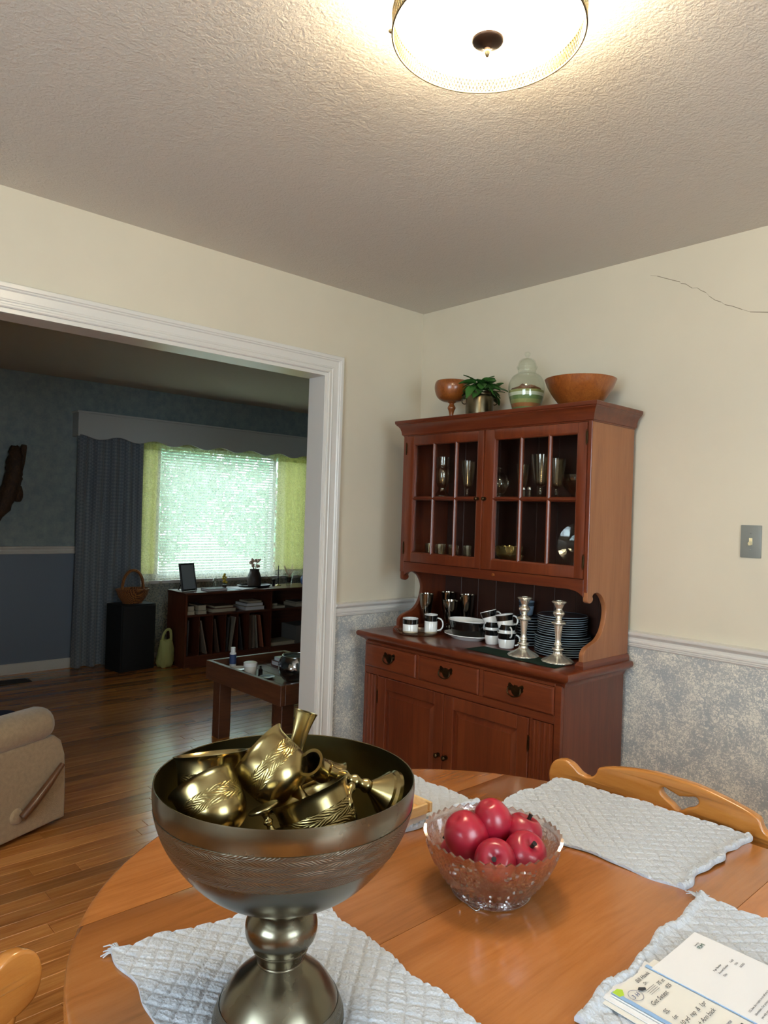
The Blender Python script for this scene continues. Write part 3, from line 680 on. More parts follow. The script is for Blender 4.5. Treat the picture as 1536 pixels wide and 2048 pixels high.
def lump(r, zz, a, k): return (r*(.93+.06*math.sin(5*a+k)), zz+.006*math.sin(3*a+k*2)+.004*math.sin(8*a))
obj('dried_moss', lt([(0, .1035), (.066, .1045), (.064, .115), (.040, .122), (0, .128)], 40, M_, lump), 'moss_rust', t_, 60)
obj('lid', lt(cr([(.0005, .2445), (.018, .243), (.032, .234), (.038, .220), (.038, .212), (.043, .209), (.044, .204), (.041, .199)], 4)+[(.038, .199), (.039, .205), (.035, .212), (.034, .220), (.028, .232), (.016, .240), (.0005, .2415)], 40, M_), 'jar_glass', t_, 60)
obj('lid_knob', lt([(0, .243)]+cr([(.006, .244), (.005, .249), (.010, .255), (.0125, .263), (.009, .270), (.001, .273)], 4)+[(0, .273)], 24, M_), 'jar_glass', t_, 60)
x, y = 1.072, -.185
bw = cr([(.062, 0), (.066, .004), (.082, .024), (.106, .055), (.126, .088), (.137, .115), (.139, .120)], 5)
o = obj('wooden_bowl', lt(ring_shell(bw, .006), 56, T(x, y, z)), 'turned_wood', None, 50, (x, y, z))
tag(o, 'wide shallow turned wooden bowl at the right end of the hutch top', 'bowl')

# ------------------------------------------------------------------ glassware inside the hutch
def flute(n, amp): return lambda r, zz, a, k: (r*(1+amp*abs(math.sin(n*a/2))), zz)
def goblet(x, y, z, h, r, label, mat='ware_glass', name='glass_goblet', group='glass goblets in the hutch'):
    t_ = thing(name, label, 'goblet', (x, y, z), group=group); M_ = T(x, y, z)
    cup = cr([(.010, h*.27), (r*.55, h*.31), (r*.72, h*.5), (r*.88, h*.75), (r, h)], 4)
    obj('cup', lt([(0, h*.27)]+cup+[(q-.002, zz) for q, zz in cup[::-1]][:-4]+[(0, h*.33)], 32, M_, flute(14, .05) if mat != 'silver_dark' else None), mat, t_, 50)
    obj('foot', lt([(0, 0)]+cr([(r*.72, 0), (r*.72, .003), (r*.3, .008), (.006, h*.1), (.009, h*.16), (.006, h*.22), (.011, h*.28)], 3)+[(0, h*.28)], 24, M_), mat, t_, 50)
    return t_
ZS = 1.471
x, y = .345, -.185
t_ = thing('pressed_glass_vase', 'tall pressed glass vase with a waist, left on the upper hutch shelf', 'vase', (x, y, ZS))
obj('vase_body', lt(ring_shell(cr([(.034, 0), (.035, .008), (.020, .03), (.018, .045), (.026, .06), (.032, .085), (.034, .115), (.030, .135), (.026, .142), (.030, .150), (.031, .19)], 4), .0025), 36, T(x, y, ZS), flute(18, .05)), 'ware_glass', t_, 50)
goblet(.500, -.185, ZS, .165, .036, 'fluted glass goblet behind the left hutch door')
goblet(.902, -.190, ZS, .178, .044, 'largest fluted goblet behind the right hutch door')
goblet(.975, -.185, ZS, .160, .036, 'fluted goblet just right of the largest one')
goblet(.742, -.10, ZS, .150, .028, 'slim goblet standing behind the lidded sugar bowl')
x, y = .692, -.195
t_ = thing('sugar_bowl', 'lidded amber glass sugar bowl with two handles in the hutch', 'bowl', (x, y, ZS)); M_ = T(x, y, ZS)
obj('sugar_body', lt(ring_shell(cr([(.026, 0), (.028, .005), (.018, .016), (.030, .032), (.038, .055), (.036, .078), (.034, .082)], 4), .0025), 32, M_, flute(12, .04)), 'ware_glass', t_, 50)
obj('lid', lt(cr([(.036, .083), (.030, .098), (.014, .110), (.005, .114), (.005, .119), (.010, .124), (.011, .130), (.006, .136), (.001, .137)], 3), 28, M_), 'ware_glass', t_, 50)
for s in (-1, 1):
    obj('handle', tb([(x+s*(.034+.013*math.sin(a)), y, ZS+.062+.018*math.cos(a)) for a in [PI*i/10 for i in range(11)]], .003, 6), 'ware_glass', t_, 60)
for xs, lb in ((.826, 'left of two small glass shakers in the hutch'), (.856, 'right of two small glass shakers in the hutch')):
    t_ = thing('glass_shaker', lb, 'shaker', (xs, -.20, ZS), group='small glass shakers in the hutch'); M_ = T(xs, -.20, ZS)
    obj('shaker_body', lt([(0, 0), (.011, 0), (.011, .028), (.009, .034), (0, .034)], 10, M_), 'ware_glass', t_); obj('cap', lt([(0, .034), (.010, .034), (.010, .042), (.007, .046), (0, .047)], 16, M_), 'steel', t_, 40)
x, y = 1.075, -.19
o = obj('glass_bowl', lt(ring_shell(cr([(.022, 0), (.026, .006), (.020, .014), (.045, .035), (.062, .065), (.068, .090)], 4), .0025), 36, T(x, y, ZS), flute(20, .03)), 'ware_glass', None, 50, (x, y, ZS)); tag(o, 'round pressed glass bowl at the right of the upper hutch shelf', 'bowl')
ZL = 1.195
tx = [(.284, -.20), (.322, -.235), (.350, -.18), (.386, -.235), (.428, -.19), (.470, -.225), (.508, -.18)]
nm = ['first', 'second', 'third', 'fourth', 'fifth', 'sixth', 'seventh', 'eighth', 'ninth', 'tenth', 'eleventh', 'twelfth']
for i, (xs, ys) in enumerate(tx):
    o = obj('shot_tumbler', lt(ring_shell([(.016, 0), (.017, .004), (.019, .056)], .0016), 20, T(xs, ys, ZL)), 'ware_glass', None, 40, (xs, ys, ZL)); tag(o, f'small clear tumbler on the lower hutch shelf, {nm[i]} from the left', 'tumbler', 'small tumblers in the hutch')
def scal(n, amp): return lambda r, zz, a, k: (r*(1+amp*abs(math.cos(n*a/2))*min(1, zz/.03)), zz+(.004*abs(math.cos(n*a/2)) if zz > .055 else 0))
x, y = .735, -.175
o = obj('scalloped_bowl', lt(ring_shell(cr([(.030, 0), (.034, .005), (.046, .025), (.056, .05), (.060, .064)], 4), .0025), 72, T(x, y, ZL), scal(12, .07)), 'glass_dark_ware', None, 50, (x, y, ZL)); tag(o, 'gold scalloped bowl on the lower hutch shelf', 'bowl')
x, y = .815, -.262
o = obj('cut_glass_dish', lt(ring_shell(cr([(.024, 0), (.028, .004), (.042, .016), (.054, .034)], 4), .0025), 56, T(x, y, ZL), scal(10, .06)), 'ware_glass', None, 50, (x, y, ZL)); tag(o, 'low cut glass dish in front of the gold scalloped bowl', 'dish')
b = lt([(0, 0)]+cr([(.05, 0), (.058, .004), (.086, .013), (.090, .015)], 4)+[(.090, .018), (.058, .008), (0, .004)], 48, T(1.045, -.105, ZL+.089) @ Matrix.Rotation(PI/2-.2, 4, 'X') @ Matrix.Rotation(.25, 4, 'Y'))
o = obj('glass_plate', b, 'jar_glass', None, 40, (1.045, -.1, ZL)); tag(o, 'clear glass plate leaning inside the right end of the hutch', 'plate')
b = tb([(.560+.012*math.cos(a), -.262+.012*math.sin(a), ZL+.004+.006*math.sin(a/2)) for a in [2*PI*i/18 for i in range(18)]], .0028, 6, closed=True)
o = obj('brass_ring', b, 'brass_old', None, 60, (.56, -.262, ZL)); tag(o, 'small brass ring lying low behind the left hutch door', 'ring')

# ------------------------------------------------------------------ on the sideboard counter
ZC = .838
for x, y, h, r, lb in ((.294, -.215, .175, .034, 'silver goblet nearest the left scroll of the hutch'), (.325, -.10, .18, .034, 'silver goblet at the back, second from the left scroll'), (.392, -.155, .150, .042, 'short wide silver goblet in front of the others'), (.445, -.098, .18, .036, 'silver goblet farthest from the left scroll')):
    goblet(x, y, ZC, h, r, lb, 'silver_dark', 'silver_goblet', 'silver goblets on the sideboard')
o = obj('glass_relish_dish', lt(ring_shell(cr([(.080, 0), (.088, .004), (.098, .014), (.106, .024)], 4), .004), 56, T(.362, -.335, ZC) @ Matrix.Rotation(.82, 4, 'Z') @ Matrix.Diagonal((1, .62, 1, 1)), scal(14, .02)), 'ware_glass', None, 50, (.362, -.335, ZC)); tag(o, 'oval clear glass dish under the black-banded mugs', 'dish')
def cup(name, label, x, y, z, rt, rb, h, ha, band, group, rot=None, white='porcelain', dark='black_glaze', hs=1.0):
    """white cup with a dark band below the rim; ha = heading of the handle"""
    t_ = thing(name, label, 'cup', (0, 0, 0), group=group)
    hb = h-band; rm = rb+(rt-rb)*hb/h
    obj('cup_body', lt([(0, 0), (rb*.85, 0), (rb, .004), (rm, hb), (rm-.0006, hb+.001), (rt-.0006, h-.002), (rt-.003, h-.002), (rb-.002, .006), (0, .006)], 36), white, t_, 40)
    obj('dark_band', lt([(rm+.0003, hb), (rm+.0006, hb), (rt+.0006, h-.003), (rt, h-.003)], 36), dark, t_, 40)
    obj('rim', lt([(rt-.003, h-.0022), (rt+.0004, h-.003), (rt+.0004, h), (rt-.0025, h)], 36), white, t_, 60)
    if ha is not None:
        d_ = Vector((math.cos(ha), math.sin(ha), 0)); pts = [d_*(rm*.98+hs*.020*math.sin(a)**.8)+Vector((0, 0, h*.5+h*.32*math.cos(a))) for a in [PI*i/10 for i in range(11)]]
        obj('handle', tb(pts, .0034, 8), white, t_, 60)
    t_.location = (x, y, z)
    if rot: t_.rotation_euler = rot
    return t_
hr = math.atan2(.737, .676)
cup('coffee_mug', 'wide black-banded white mug without visible handle on the glass dish', .330, -.352, ZC+.006, .036, .035, .068, hr+2.0, .026, 'black and white mugs')
cup('coffee_mug', 'slimmer black-banded white mug with its handle showing on the glass dish', .392, -.282, ZC+.006, .030, .029, .088, hr-.2, .030, 'black and white mugs', hs=1.3)
x, y = .552, -.212
def oval(rx, ry): return Matrix.Diagonal((1, ry/rx, 1, 1))
o = obj('oval_platter', lt([(0, 0)]+cr([(.075, 0), (.080, .003), (.105, .016), (.118, .020)], 4)+[(.117, .023), (.104, .020), (.078, .008), (0, .006)], 56, T(x, y, ZC) @ oval(.118, .085)), 'porcelain', None, 40, (x, y, ZC)); tag(o, 'white oval platter under the black oval bowl', 'platter')
t_ = thing('oval_bowl', 'oval serving bowl, black outside and cream inside', 'bowl', (x, y, ZC+.008)); M_ = T(x, y, ZC+.008) @ oval(.098, .068)
obj('bowl_outside', lt([(0, 0)]+cr([(.070, 0), (.074, .004), (.086, .03), (.095, .060), (.098, .074)], 4), 48, M_), 'black_glaze', t_, 50)
obj('bowl_inside', lt([(.0982, .0735), (.0985, .077), (.095, .0775), (.084, .045), (.068, .01), (0, .008)], 48, M_), 'porcelain', t_, 50)
g_ = 'black and white cups in the two cup stacks'
cup('coffee_cup', 'bottom cup of the left cup stack', .700, -.222, ZC, .035, .028, .066, hr-.3, .026, g_)
cup('coffee_cup', 'middle cup of the left cup stack', .700, -.222, ZC+.034, .035, .028, .066, hr+2.2, .026, g_)
cup('coffee_cup', 'tilted top cup of the left cup stack, handle high', .699, -.226, ZC+.082, .035, .028, .062, hr+.15, .026, g_, (.08, -.30, 0))
cup('coffee_cup', 'bottom cup of the right cup stack', .796, -.246, ZC, .039, .031, .068, hr-.1, .028, g_)
cup('coffee_cup', 'middle cup of the right cup stack, handle facing the room', .796, -.246, ZC+.038, .037, .030, .066, hr-1.35, .026, g_)
cup('coffee_cup', 'tilted top cup of the right cup stack', .794, -.250, ZC+.080, .037, .030, .062, hr-.05, .026, g_, (.05, -.16, 0))
def plate_parts(r):
    a = bpy.data.meshes.new('well'); b = lt([(0, .0015), (r*.6, .0015), (r*.66, .003), (r*.975, .0085), (r*.975, .0105), (r*.64, .0055), (0, .004)], 48); b.to_mesh(a); b.free()
    c = bpy.data.meshes.new('rim'); b = lt([(r*.972, .0078), (r, .0085), (r, .0108), (r*.972, .0112)], 48); b.to_mesh(c); b.free()
    for me, m_ in ((a, 'plate_grey'), (c, 'plate_rim')):
        me.materials.append(MAT[m_]); 
        for p in me.polygons: p.use_smooth = True
        me.set_sharp_from_angle(angle=.6)
    return a, c
def stack(n, r, x, y, z0, dz, kind, where, group, cnt0=0, cat='plate'):
    a, c = plate_parts(r); rg = random.Random(n)
    for i in range(n):
        k = n-1-i
        pos = 'topmost' if k == 0 else ('lowest' if i == 0 else f'{nm[k]} from the top' if k < 12 else f'{i+1} up from the bottom')
        t_ = thing(kind, f'{where}, {pos}', cat, (x+rg.uniform(-.0015, .0015), y+rg.uniform(-.0015, .0015), z0+i*dz), group=group)
        for nme, me in (('well', a), ('rim', c)):
            o = bpy.data.objects.new(nme, me); COL.objects.link(o); o.parent = t_
    return z0+n*dz
zt = stack(9, .112, 1.012, -.160, ZC, .0088, 'dinner_plate', 'grey-blue dinner plate in the lower, wider half of the plate stack', 'wide plates in the plate stack')
stack(9, .100, 1.008, -.158, zt, .0088, 'salad_plate', 'grey-blue plate in the upper, narrower half of the plate stack', 'narrower plates in the plate stack')
zt = stack(11, .056, .812, -.108, ZC, .0115, 'saucer', 'saucer in the small stack behind the cups', 'saucers behind the cups', cat='saucer')
cup('blue_cup', 'pale blue cup with dark band atop the saucer stack', .790, -.105, zt+.001, .034, .028, .062, None, .020, None, white='blue_glaze', dark='plate_grey')
b = grid(24, 12, lambda u, v: tuple((Vector((.712, -.415, 0))*(1-u)*(1-v)+Vector((1.155, -.425, 0))*u*(1-v)+Vector((.722, -.300, 0))*(1-u)*v+Vector((1.150, -.285, 0))*u*v)+Vector((0, 0, ZC+.0015+.0006*math.sin(11*u+3*v)))))
bmesh.ops.solidify(b, geom=b.faces[:], thickness=.0012)
o = obj('cloth_napkin', b, 'green_cloth', None, 60, (.93, -.36, ZC)); tag(o, 'dark green cloth napkin under the candlesticks', 'napkin')
def candlestick(x, y, label):
    z = ZC+.0032; t_ = thing('candlestick', label, 'candlestick', (x, y, z), group='silver candlesticks'); M_ = T(x, y, z)
    lobes = lambda r, zz, a, k: (r*(1+.05*abs(math.cos(6*a))), zz)
    obj('base', lt([(0, 0)]+cr([(.058, 0), (.059, .004), (.052, .010), (.038, .018), (.024, .026), (.017, .034), (.016, .042)], 4)+[(0, .042)], 72, M_, lobes), 'silver', t_, 50)
    obj('shaft', lt([(.014, .040)]+cr([(.014, .042), (.022, .048), (.021, .053), (.011, .058), (.016, .066), (.012, .074), (.011, .09), (.016, .135), (.018, .140), (.027, .146), (.027, .152), (.016, .158), (.011, .164), (.013, .170), (.021, .182), (.021, .190), (.013, .198), (.012, .204)], 3), 32, M_, lambda r, zz, a, k: (r*(1+.03*math.cos(8*a)), zz)), 'silver', t_, 50)
    obj('socket', lt(cr([(.012, .203), (.016, .212), (.021, .222), (.026, .226), (.027, .230), (.022, .233)], 3)+[(.011, .233), (.010, .215), (0, .215)], 48, M_, lambda r, zz, a, k: (r*(1+.05*abs(math.cos(5*a))), zz)), 'silver', t_, 50)
candlestick(.950, -.338, 'left silver candlestick on the green napkin'); candlestick(1.098, -.322, 'right silver candlestick on the green napkin')
# ------------------------------------------------------------------ dining table
TZ = .744; TCY, TR = -1.735, .615; TXL, TXR = 1.872, 2.480
tb_ = thing('dining_table', 'oval honey maple dining table with leaf seams across the top', 'table', (2.176, TCY, 0))
def edge_y(x):
    c = TXL if x < TXL else (TXR if x > TXR else x); return math.sqrt(max(0, TR*TR-(x-c)**2))
cuts = [TXL-TR, 1.5465, TXL, 2.176, TXR, 2.806, TXR+TR]
for i in range(len(cuts)-1):
    x0, x1 = cuts[i]+(.0005 if i else 0), cuts[i+1]-(.0005 if i < len(cuts)-2 else 0)
    n = 26; xs = [x0+(x1-x0)*((1-math.cos(PI*k/n))/2) for k in range(n+1)] if i in (0, len(cuts)-2) else [x0+(x1-x0)*k/12 for k in range(13)]
    ol = [(x, TCY+edge_y(x)) for x in xs]+[(x, TCY-edge_y(x)) for x in reversed(xs)]
    o2 = []
    for p in ol:
        if not o2 or (Vector(p)-Vector(o2[-1])).length > 1e-4: o2.append(p)
    b = B(); lo = [b.verts.new((x, y, TZ-.024)) for x, y in o2]; n_ = len(o2)
    def ins(x, y, d):
        c = TXL if x < TXL else (TXR if x > TXR else x); v = Vector((x-c, y-TCY)); L = v.length
        return (x-v.x/L*d, y-v.y/L*d) if L > 1e-6 else (x, y)
    rings = [lo]
    for d, zz in ((-.0, TZ-.010), (.002, TZ-.004), (.006, TZ-.0012), (.011, TZ)):
        rings.append([b.verts.new(ins(x, y, d)+(zz,)) for x, y in o2])
    for r0, r1 in zip(rings, rings[1:]):
        for k in range(n_): l = (k+1) % n_; b.faces.new((r0[k], r0[l], r1[l], r1[k]))
    b.faces.new(rings[-1]); b.faces.new(lo[::-1])
    obj('table_leaf', b, 'maple', tb_, 35)
b = mold([(TXL+(TR-.09)*math.cos(a), TCY+(TR-.09)*math.sin(a)) for a in [PI/2+PI*k/24 for k in range(25)]]+[(TXR+(TR-.09)*math.cos(a), TCY+(TR-.09)*math.sin(a)) for a in [-PI/2+PI*k/24 for k in range(25)]], [(0, TZ-.024), (0, TZ-.10), (-.02, TZ-.10), (-.02, TZ-.024)], closed=True)
obj('apron', b, 'maple', tb_, 40)
for cx in (1.95, 2.40):
    obj('pedestal', lt([(0, .10)]+cr([(.05, .10), (.075, .16), (.085, .24), (.06, .34), (.045, .44), (.06, .56), (.085, .65)], 4)+[(0, .65)], 28, T(cx, TCY, 0)), 'maple', tb_, 50)
    for k in (-1, 1):
        obj('leg', tb(cr([(cx, TCY+k*.03, .22), (cx, TCY+k*.14, .20), (cx, TCY+k*.26, .09), (cx, TCY+k*.34, .03), (cx, TCY+k*.40, .022)], 4), [.05]*5+[.045]*6+[.03]*4+[.024]*2, 10), 'maple', tb_, 60)

# ------------------------------------------------------------------ woven placemats
def placemat(quad, label, seed, roll=(), nu=190, nv=140, fringe=None):
    """quad corners in order; quilted diamond relief, wavy selvedge; roll = sides with a rolled hem"""
    rg = random.Random(seed); P = [Vector((x, y, 0)) for x, y in quad]
    ph = [rg.uniform(0, 6) for _ in range(8)]
    LU = ((P[1]-P[0]).length+(P[2]-P[3]).length)/2; LV = ((P[3]-P[0]).length+(P[2]-P[1]).length)/2
    def pos(u, v, top=True):
        eu = .0035*math.sin(9*v*2+ph[0])+.002*math.sin(31*v+ph[1]); ev = .0045*math.sin(7*u*2+ph[2])+.0025*math.sin(29*u+ph[3])
        p = P[0]*(1-u)*(1-v)+P[1]*u*(1-v)+P[2]*u*v+P[3]*(1-u)*v
        du = (P[1]-P[0]).normalized(); dv = (P[3]-P[0]).normalized()
        p = p+du*eu*(2*u-1)+dv*ev*(2*v-1)
        a = (u*LU+v*LV*.9)/.030; c = (u*LU-v*LV*.9)/.030
        g = min(abs(a-round(a)), abs(c-round(c))); rel = .0034*min(1, g/.16)**.7
        fine = .0005*math.sin(u*LU/.0016)*math.sin(v*LV/.0022)
        eu2, ev2 = min(u, 1-u)*LU, min(v, 1-v)*LV; em = min(eu2, ev2)
        z = .0012+rel+fine+.0008*max(0, 1-em/.006)
        lift = .0035*max(0, math.sin(5.2*u+ph[4]))*max(0, 1-ev2/.03)+.002*max(0, math.sin(6*v+ph[5]))*max(0, 1-eu2/.03)
        for s in roll:
            d_ = {'u0': u*LU, 'u1': (1-u)*LU, 'v0': v*LV, 'v1': (1-v)*LV}[s]
            if d_ < .014: z += .006*math.sqrt(max(0, 1-((d_-.007)/.007)**2))
        z += lift
        return Vector((p.x, p.y, TZ+(z if top else lift+.0002)))
    b = grid(nu, nv, lambda u, v: pos(u, v))
    bs = [pos(u/nu, 0, False) for u in range(nu+1)]+[pos(1, v/nv, False) for v in range(1, nv+1)]+[pos(1-u/nu, 1, False) for u in range(1, nu+1)]+[pos(0, 1-v/nv, False) for v in range(1, nv)]
    b.verts.ensure_lookup_table(); idx = lambda i, j: b.verts[i*(nv+1)+j]
    tops = [idx(i, 0) for i in range(nu+1)]+[idx(nu, j) for j in range(1, nv+1)]+[idx(nu-i, nv) for i in range(1, nu+1)]+[idx(0, nv-j) for j in range(1, nv)]
    lo = [b.verts.new(p) for p in bs]; m_ = len(lo)
    for k in range(m_): l = (k+1) % m_; b.faces.new((lo[k], lo[l], tops[l], tops[k]))
    c = P[0]*.25+P[1]*.25+P[2]*.25+P[3]*.25
    if fringe is None:
        o = obj('woven_placemat', b, 'mat_cotton', None, 60, (c.x, c.y, TZ)); return tag(o, label, 'placemat', 'woven placemats')
    t_ = thing('woven_placemat', label, 'placemat', (c.x, c.y, TZ), group='woven placemats')
    obj('weave', b, 'mat_cotton', t_, 60)
    q = P[fringe[0]]; d0 = Vector(fringe[1]); bb = B()
    for k in range(9):
        a = (k-4)*.22; d = Vector((d0.x*math.cos(a)-d0.y*math.sin(a), d0.x*math.sin(a)+d0.y*math.cos(a), 0)).normalized()
        L = .012+.012*rg.random(); s0 = q-d0.normalized()*.008+Vector((-d0.y, d0.x, 0)).normalized()*(k-4)*.0016+Vector((0, 0, TZ+.004))
        tube(bb, [s0, s0+d*L*.5+Vector((0, 0, .003*rg.random())), s0+d*L+Vector((0, 0, -.0028+.002*rg.random()))], [.0012, .0011, .0008], 5)
    o = obj('fringe', bb, 'mat_cotton', t_, 60)
    return t_
placemat([(1.640, -2.242), (1.705, -1.932), (2.135, -1.955), (2.080, -2.275)], 'grey woven placemat under the pedestal punch bowl', 1, fringe=(0, (-.7, -.55, 0)))
placemat([(1.655, -1.137), (1.656, -1.448), (2.092, -1.424), (2.088, -1.099)], 'empty grey woven placemat in front of the chair with a cutout', 2, roll=('v1',))
placemat([(2.118, -1.420), (2.150, -1.850), (2.470, -1.850), (2.440, -1.400)], 'grey woven placemat under the letter and notepad', 3, roll=('v0',), fringe=(0, (-.5, .6, 0)))
placemat([(1.305, -1.415), (1.300, -1.850), (1.632, -1.850), (1.628, -1.418)], 'grey woven placemat under the little wooden tray', 4, roll=('v1',))

# ------------------------------------------------------------------ little tray and box behind the punch bowl
o = obj('paper_box', bx((1.455, 1.628), (-1.740, -1.582), (TZ+.006, TZ+.026), .0015, 1), 'cardboard_white', None, None, (1.54, -1.66, TZ)); tag(o, 'flat cream box under the small wooden tray', 'box')
t_ = thing('wooden_tray', 'small shallow wooden tray with pale sides behind the punch bowl', 'tray', (1.54, -1.66, TZ+.026))
z0 = TZ+.0265; b = B()
obj('tray_floor', bx((1.460, 1.634), (-1.745, -1.578), (z0, z0+.003)), 'cardboard_tan', t_)
for x, y in (((1.630, 1.636), (-1.749, -1.588)), ((1.456, 1.636), (-1.580, -1.574)), ((1.456, 1.462), (-1.749, -1.580)), ((1.462, 1.630), (-1.749, -1.743))):
    obj('side_board', bx(x, y, (z0, z0+.020), .001, 1), 'tray_wood', t_)

# ------------------------------------------------------------------ brass pedestal punch bowl
CX, CY = 1.905, -2.135; M_ = T(CX, CY, 0)
ZB = TZ+.0048
pb = thing('pedestal_bowl', 'large engraved pewter-toned brass pedestal bowl full of brass goblets', 'bowl', (CX, CY, ZB))
outer = cr([(.036, .9015), (.050, .9035), (.076, .912), (.104, .930), (.128, .955), (.147, .985), (.157, 1.012), (.1608, 1.034), (.1606, 1.0505)], 6)
def clip(prof, a, c): return [p for p in prof if a <= p[1] <= c]
lo_, hi_ = .975, 1.022
def at_z(prof, z):
    for (r0, z0), (r1, z1) in zip(prof, prof[1:]):
        if z0 <= z <= z1: return (r0+(r1-r0)*(z-z0)/(z1-z0), z)
obj('bowl_outside', lt([(0, .9015)]+outer+[(.1605, 1.0515), (.1595, 1.0512)], 96, M_), 'pewter_brass', pb, 50)
obj('bowl_inside', lt([(.1595, 1.0512)]+[(r-.0016, z+.0005) for r, z in outer[::-1]]+[(0, .903)], 96, M_), 'brass_inner', pb, 60)
bd = [at_z(outer, lo_)]+clip(outer, lo_+1e-5, hi_-1e-5)+[at_z(outer, hi_)]
obj('engraved_band', lt([(bd[0][0]-.0005, lo_)]+[(r+.0007, z) for r, z in bd]+[(bd[-1][0]-.0005, hi_)], 120, M_), 'pewter_engraved', pb, 50)
stemp = [(.036, .906), (.036, .900)]+cr([(.036, .9000), (.038, .8965), (.031, .890), (.029, .8885), (.034, .885), (.043, .873), (.0452, .861), (.043, .850), (.038, .842), (.0352, .8385)], 4)+[(.0350, .8375), (.0355, .837)]+cr([(.0345, .834), (.031, .827), (.0285, .8215), (.0295, .8195)], 4)
obj('stem', lt([(0, .906)]+stemp+[(0, .8195)], 64, M_), 'pewter_brass', pb, 40)
foot = cr([(.0290, .8195), (.038, .812), (.056, .797), (.070, .778), (.0785, .760), (.0815, .750), (.082, ZB)], 6)
obj('foot', lt([(0, .8195)]+foot+[(.078, ZB), (.07, .77), (0, .80)], 80, M_), 'pewter_brass', pb, 50)
obj('foot_band', lt([(r+.0006, z) for r, z in foot if .7525 < z < .773], 96, M_), 'pewter_engraved', pb, 60)
# goblets and a candle holder jumbled in the bowl
def brass_goblet(mouth, axis, label, s=1.0, name='brass_goblet', k=1.0):
    """origin at the mouth centre; axis points out of the mouth"""
    ax = Vector(axis).normalized(); q = ax.to_track_quat('Z', 'Y').to_euler()
    t_ = thing(name, label, 'goblet', mouth, rot=q, group='brass goblets in the pedestal bowl'); W = WM[t_.name]
    cup = [(q0*s, q1*s) for q0, q1 in cr([(.008, -.066), (.019, -.0645), (.030, -.057), (.0362, -.044), (.0375, -.030), (.0378, -.016), (.0395, -.005), (.0430, 0)], 5)]
    obj('cup', lt([(0, cup[0][1])]+cup+[(a-.0014, c) for a, c in cup[::-1]][:-5]+[(0, -.058*s)], 48, W), 'brass_old', t_, 60)
    bd = [(a+.0003, c) for a, c in cup if -.040*s < c < -.018*s]; obj('engraved_band', lt(bd, 48, W), 'brass_engraved', t_, 60)
    obj('stem', lt([(a*s, c*s) for a, c in [(0, -.064)]+[(r_, -.0645+(z_+.0645)*k) for r_, z_ in cr([(.010, -.0645), (.007, -.070), (.0055, -.078), (.009, -.084), (.0055, -.090), (.007, -.097), (.012, -.101), (.026, -.106), (.028, -.109)], 4)+[(.027, -.111), (0, -.108)]]], 36, W), 'brass_old', t_, 50)
    return t_
brass_goblet((1.815, -2.192, 1.064), (-.25, .07, .957), 'brass goblet standing mouth up at the left of the pedestal bowl', s=1.1, k=.5)
brass_goblet((1.880, -2.237, 1.056), (-.675, -.075, .734), 'brass goblet tipped left at the front of the pedestal bowl', s=1.0, k=.55)
brass_goblet((1.885, -2.169, 1.079), (-.712, -.415, .566), 'brass goblet lying across the middle of the pedestal bowl', s=1.05)
brass_goblet((1.960, -2.142, 1.050), (-.391, -.191, .90), 'brass goblet mouth up at the front right of the pedestal bowl', s=1.18, k=.4)
brass_goblet((1.815, -2.100, 1.054), (-.239, .037, .97), 'brass goblet at the back of the pedestal bowl, only its rim showing', s=.9, k=.6)
brass_goblet((1.905, -2.055, 1.010), (.55, .75, -.35), 'brass goblet upended at the back with its round foot up', s=.9)
brass_goblet((1.989, -2.192, .982), (.368, .215, -.904), 'small brass goblet upside down at the front with its foot edge showing', s=.64)
def holder():
    a = Vector((1.941, -2.117, 1.066)); e = Vector((1.982, -2.026, 1.022)); ax = (e-a).normalized()
    t_ = thing('brass_candle_holder', 'brass candle holder lying at the right of the bowl, stepped foot outward', 'candle holder', tuple(e), rot=ax.to_track_quat('Z', 'Y').to_euler()); W = WM[t_.name]; L = (e-a).length
    obj('foot', lt([(0, .003), (.027, .003), (.030, .001), (.030, -.004), (.026, -.007), (.026, -.011), (.022, -.015), (.014, -.024), (.008, -.032), (0, -.033)], 44, W), 'brass_old', t_, 40)
    obj('stem', lt([(0, -.030)]+cr([(.007, -.032), (.009, -.038), (.006, -.046), (.009, -.054), (.006, -.062), (.010, -.070), (.007, -.078), (.008, -L+.018)], 3)+[(0, -L+.018)], 28, W), 'brass_old', t_, 50)
    sx = Vector((.13, -.774, .619)).normalized(); W2 = axm(a-sx*.006, sx)
    obj('socket', lt([(0, -.020)]+cr([(.008, -.020), (.013, -.014), (.0142, -.004), (.0136, .008), (.0165, .016), (.0175, .019)], 4)+[(.0135, .0185)], 40, W2), 'brass_old', t_, 50)
    obj('socket_inside', lt([(.0135, .0185), (.0118, .006), (.0112, -.010), (0, -.011)], 32, W2), 'bronze', t_, 50)  # brass cup lined in dark bronze, the shade inside it put into the colour
holder()
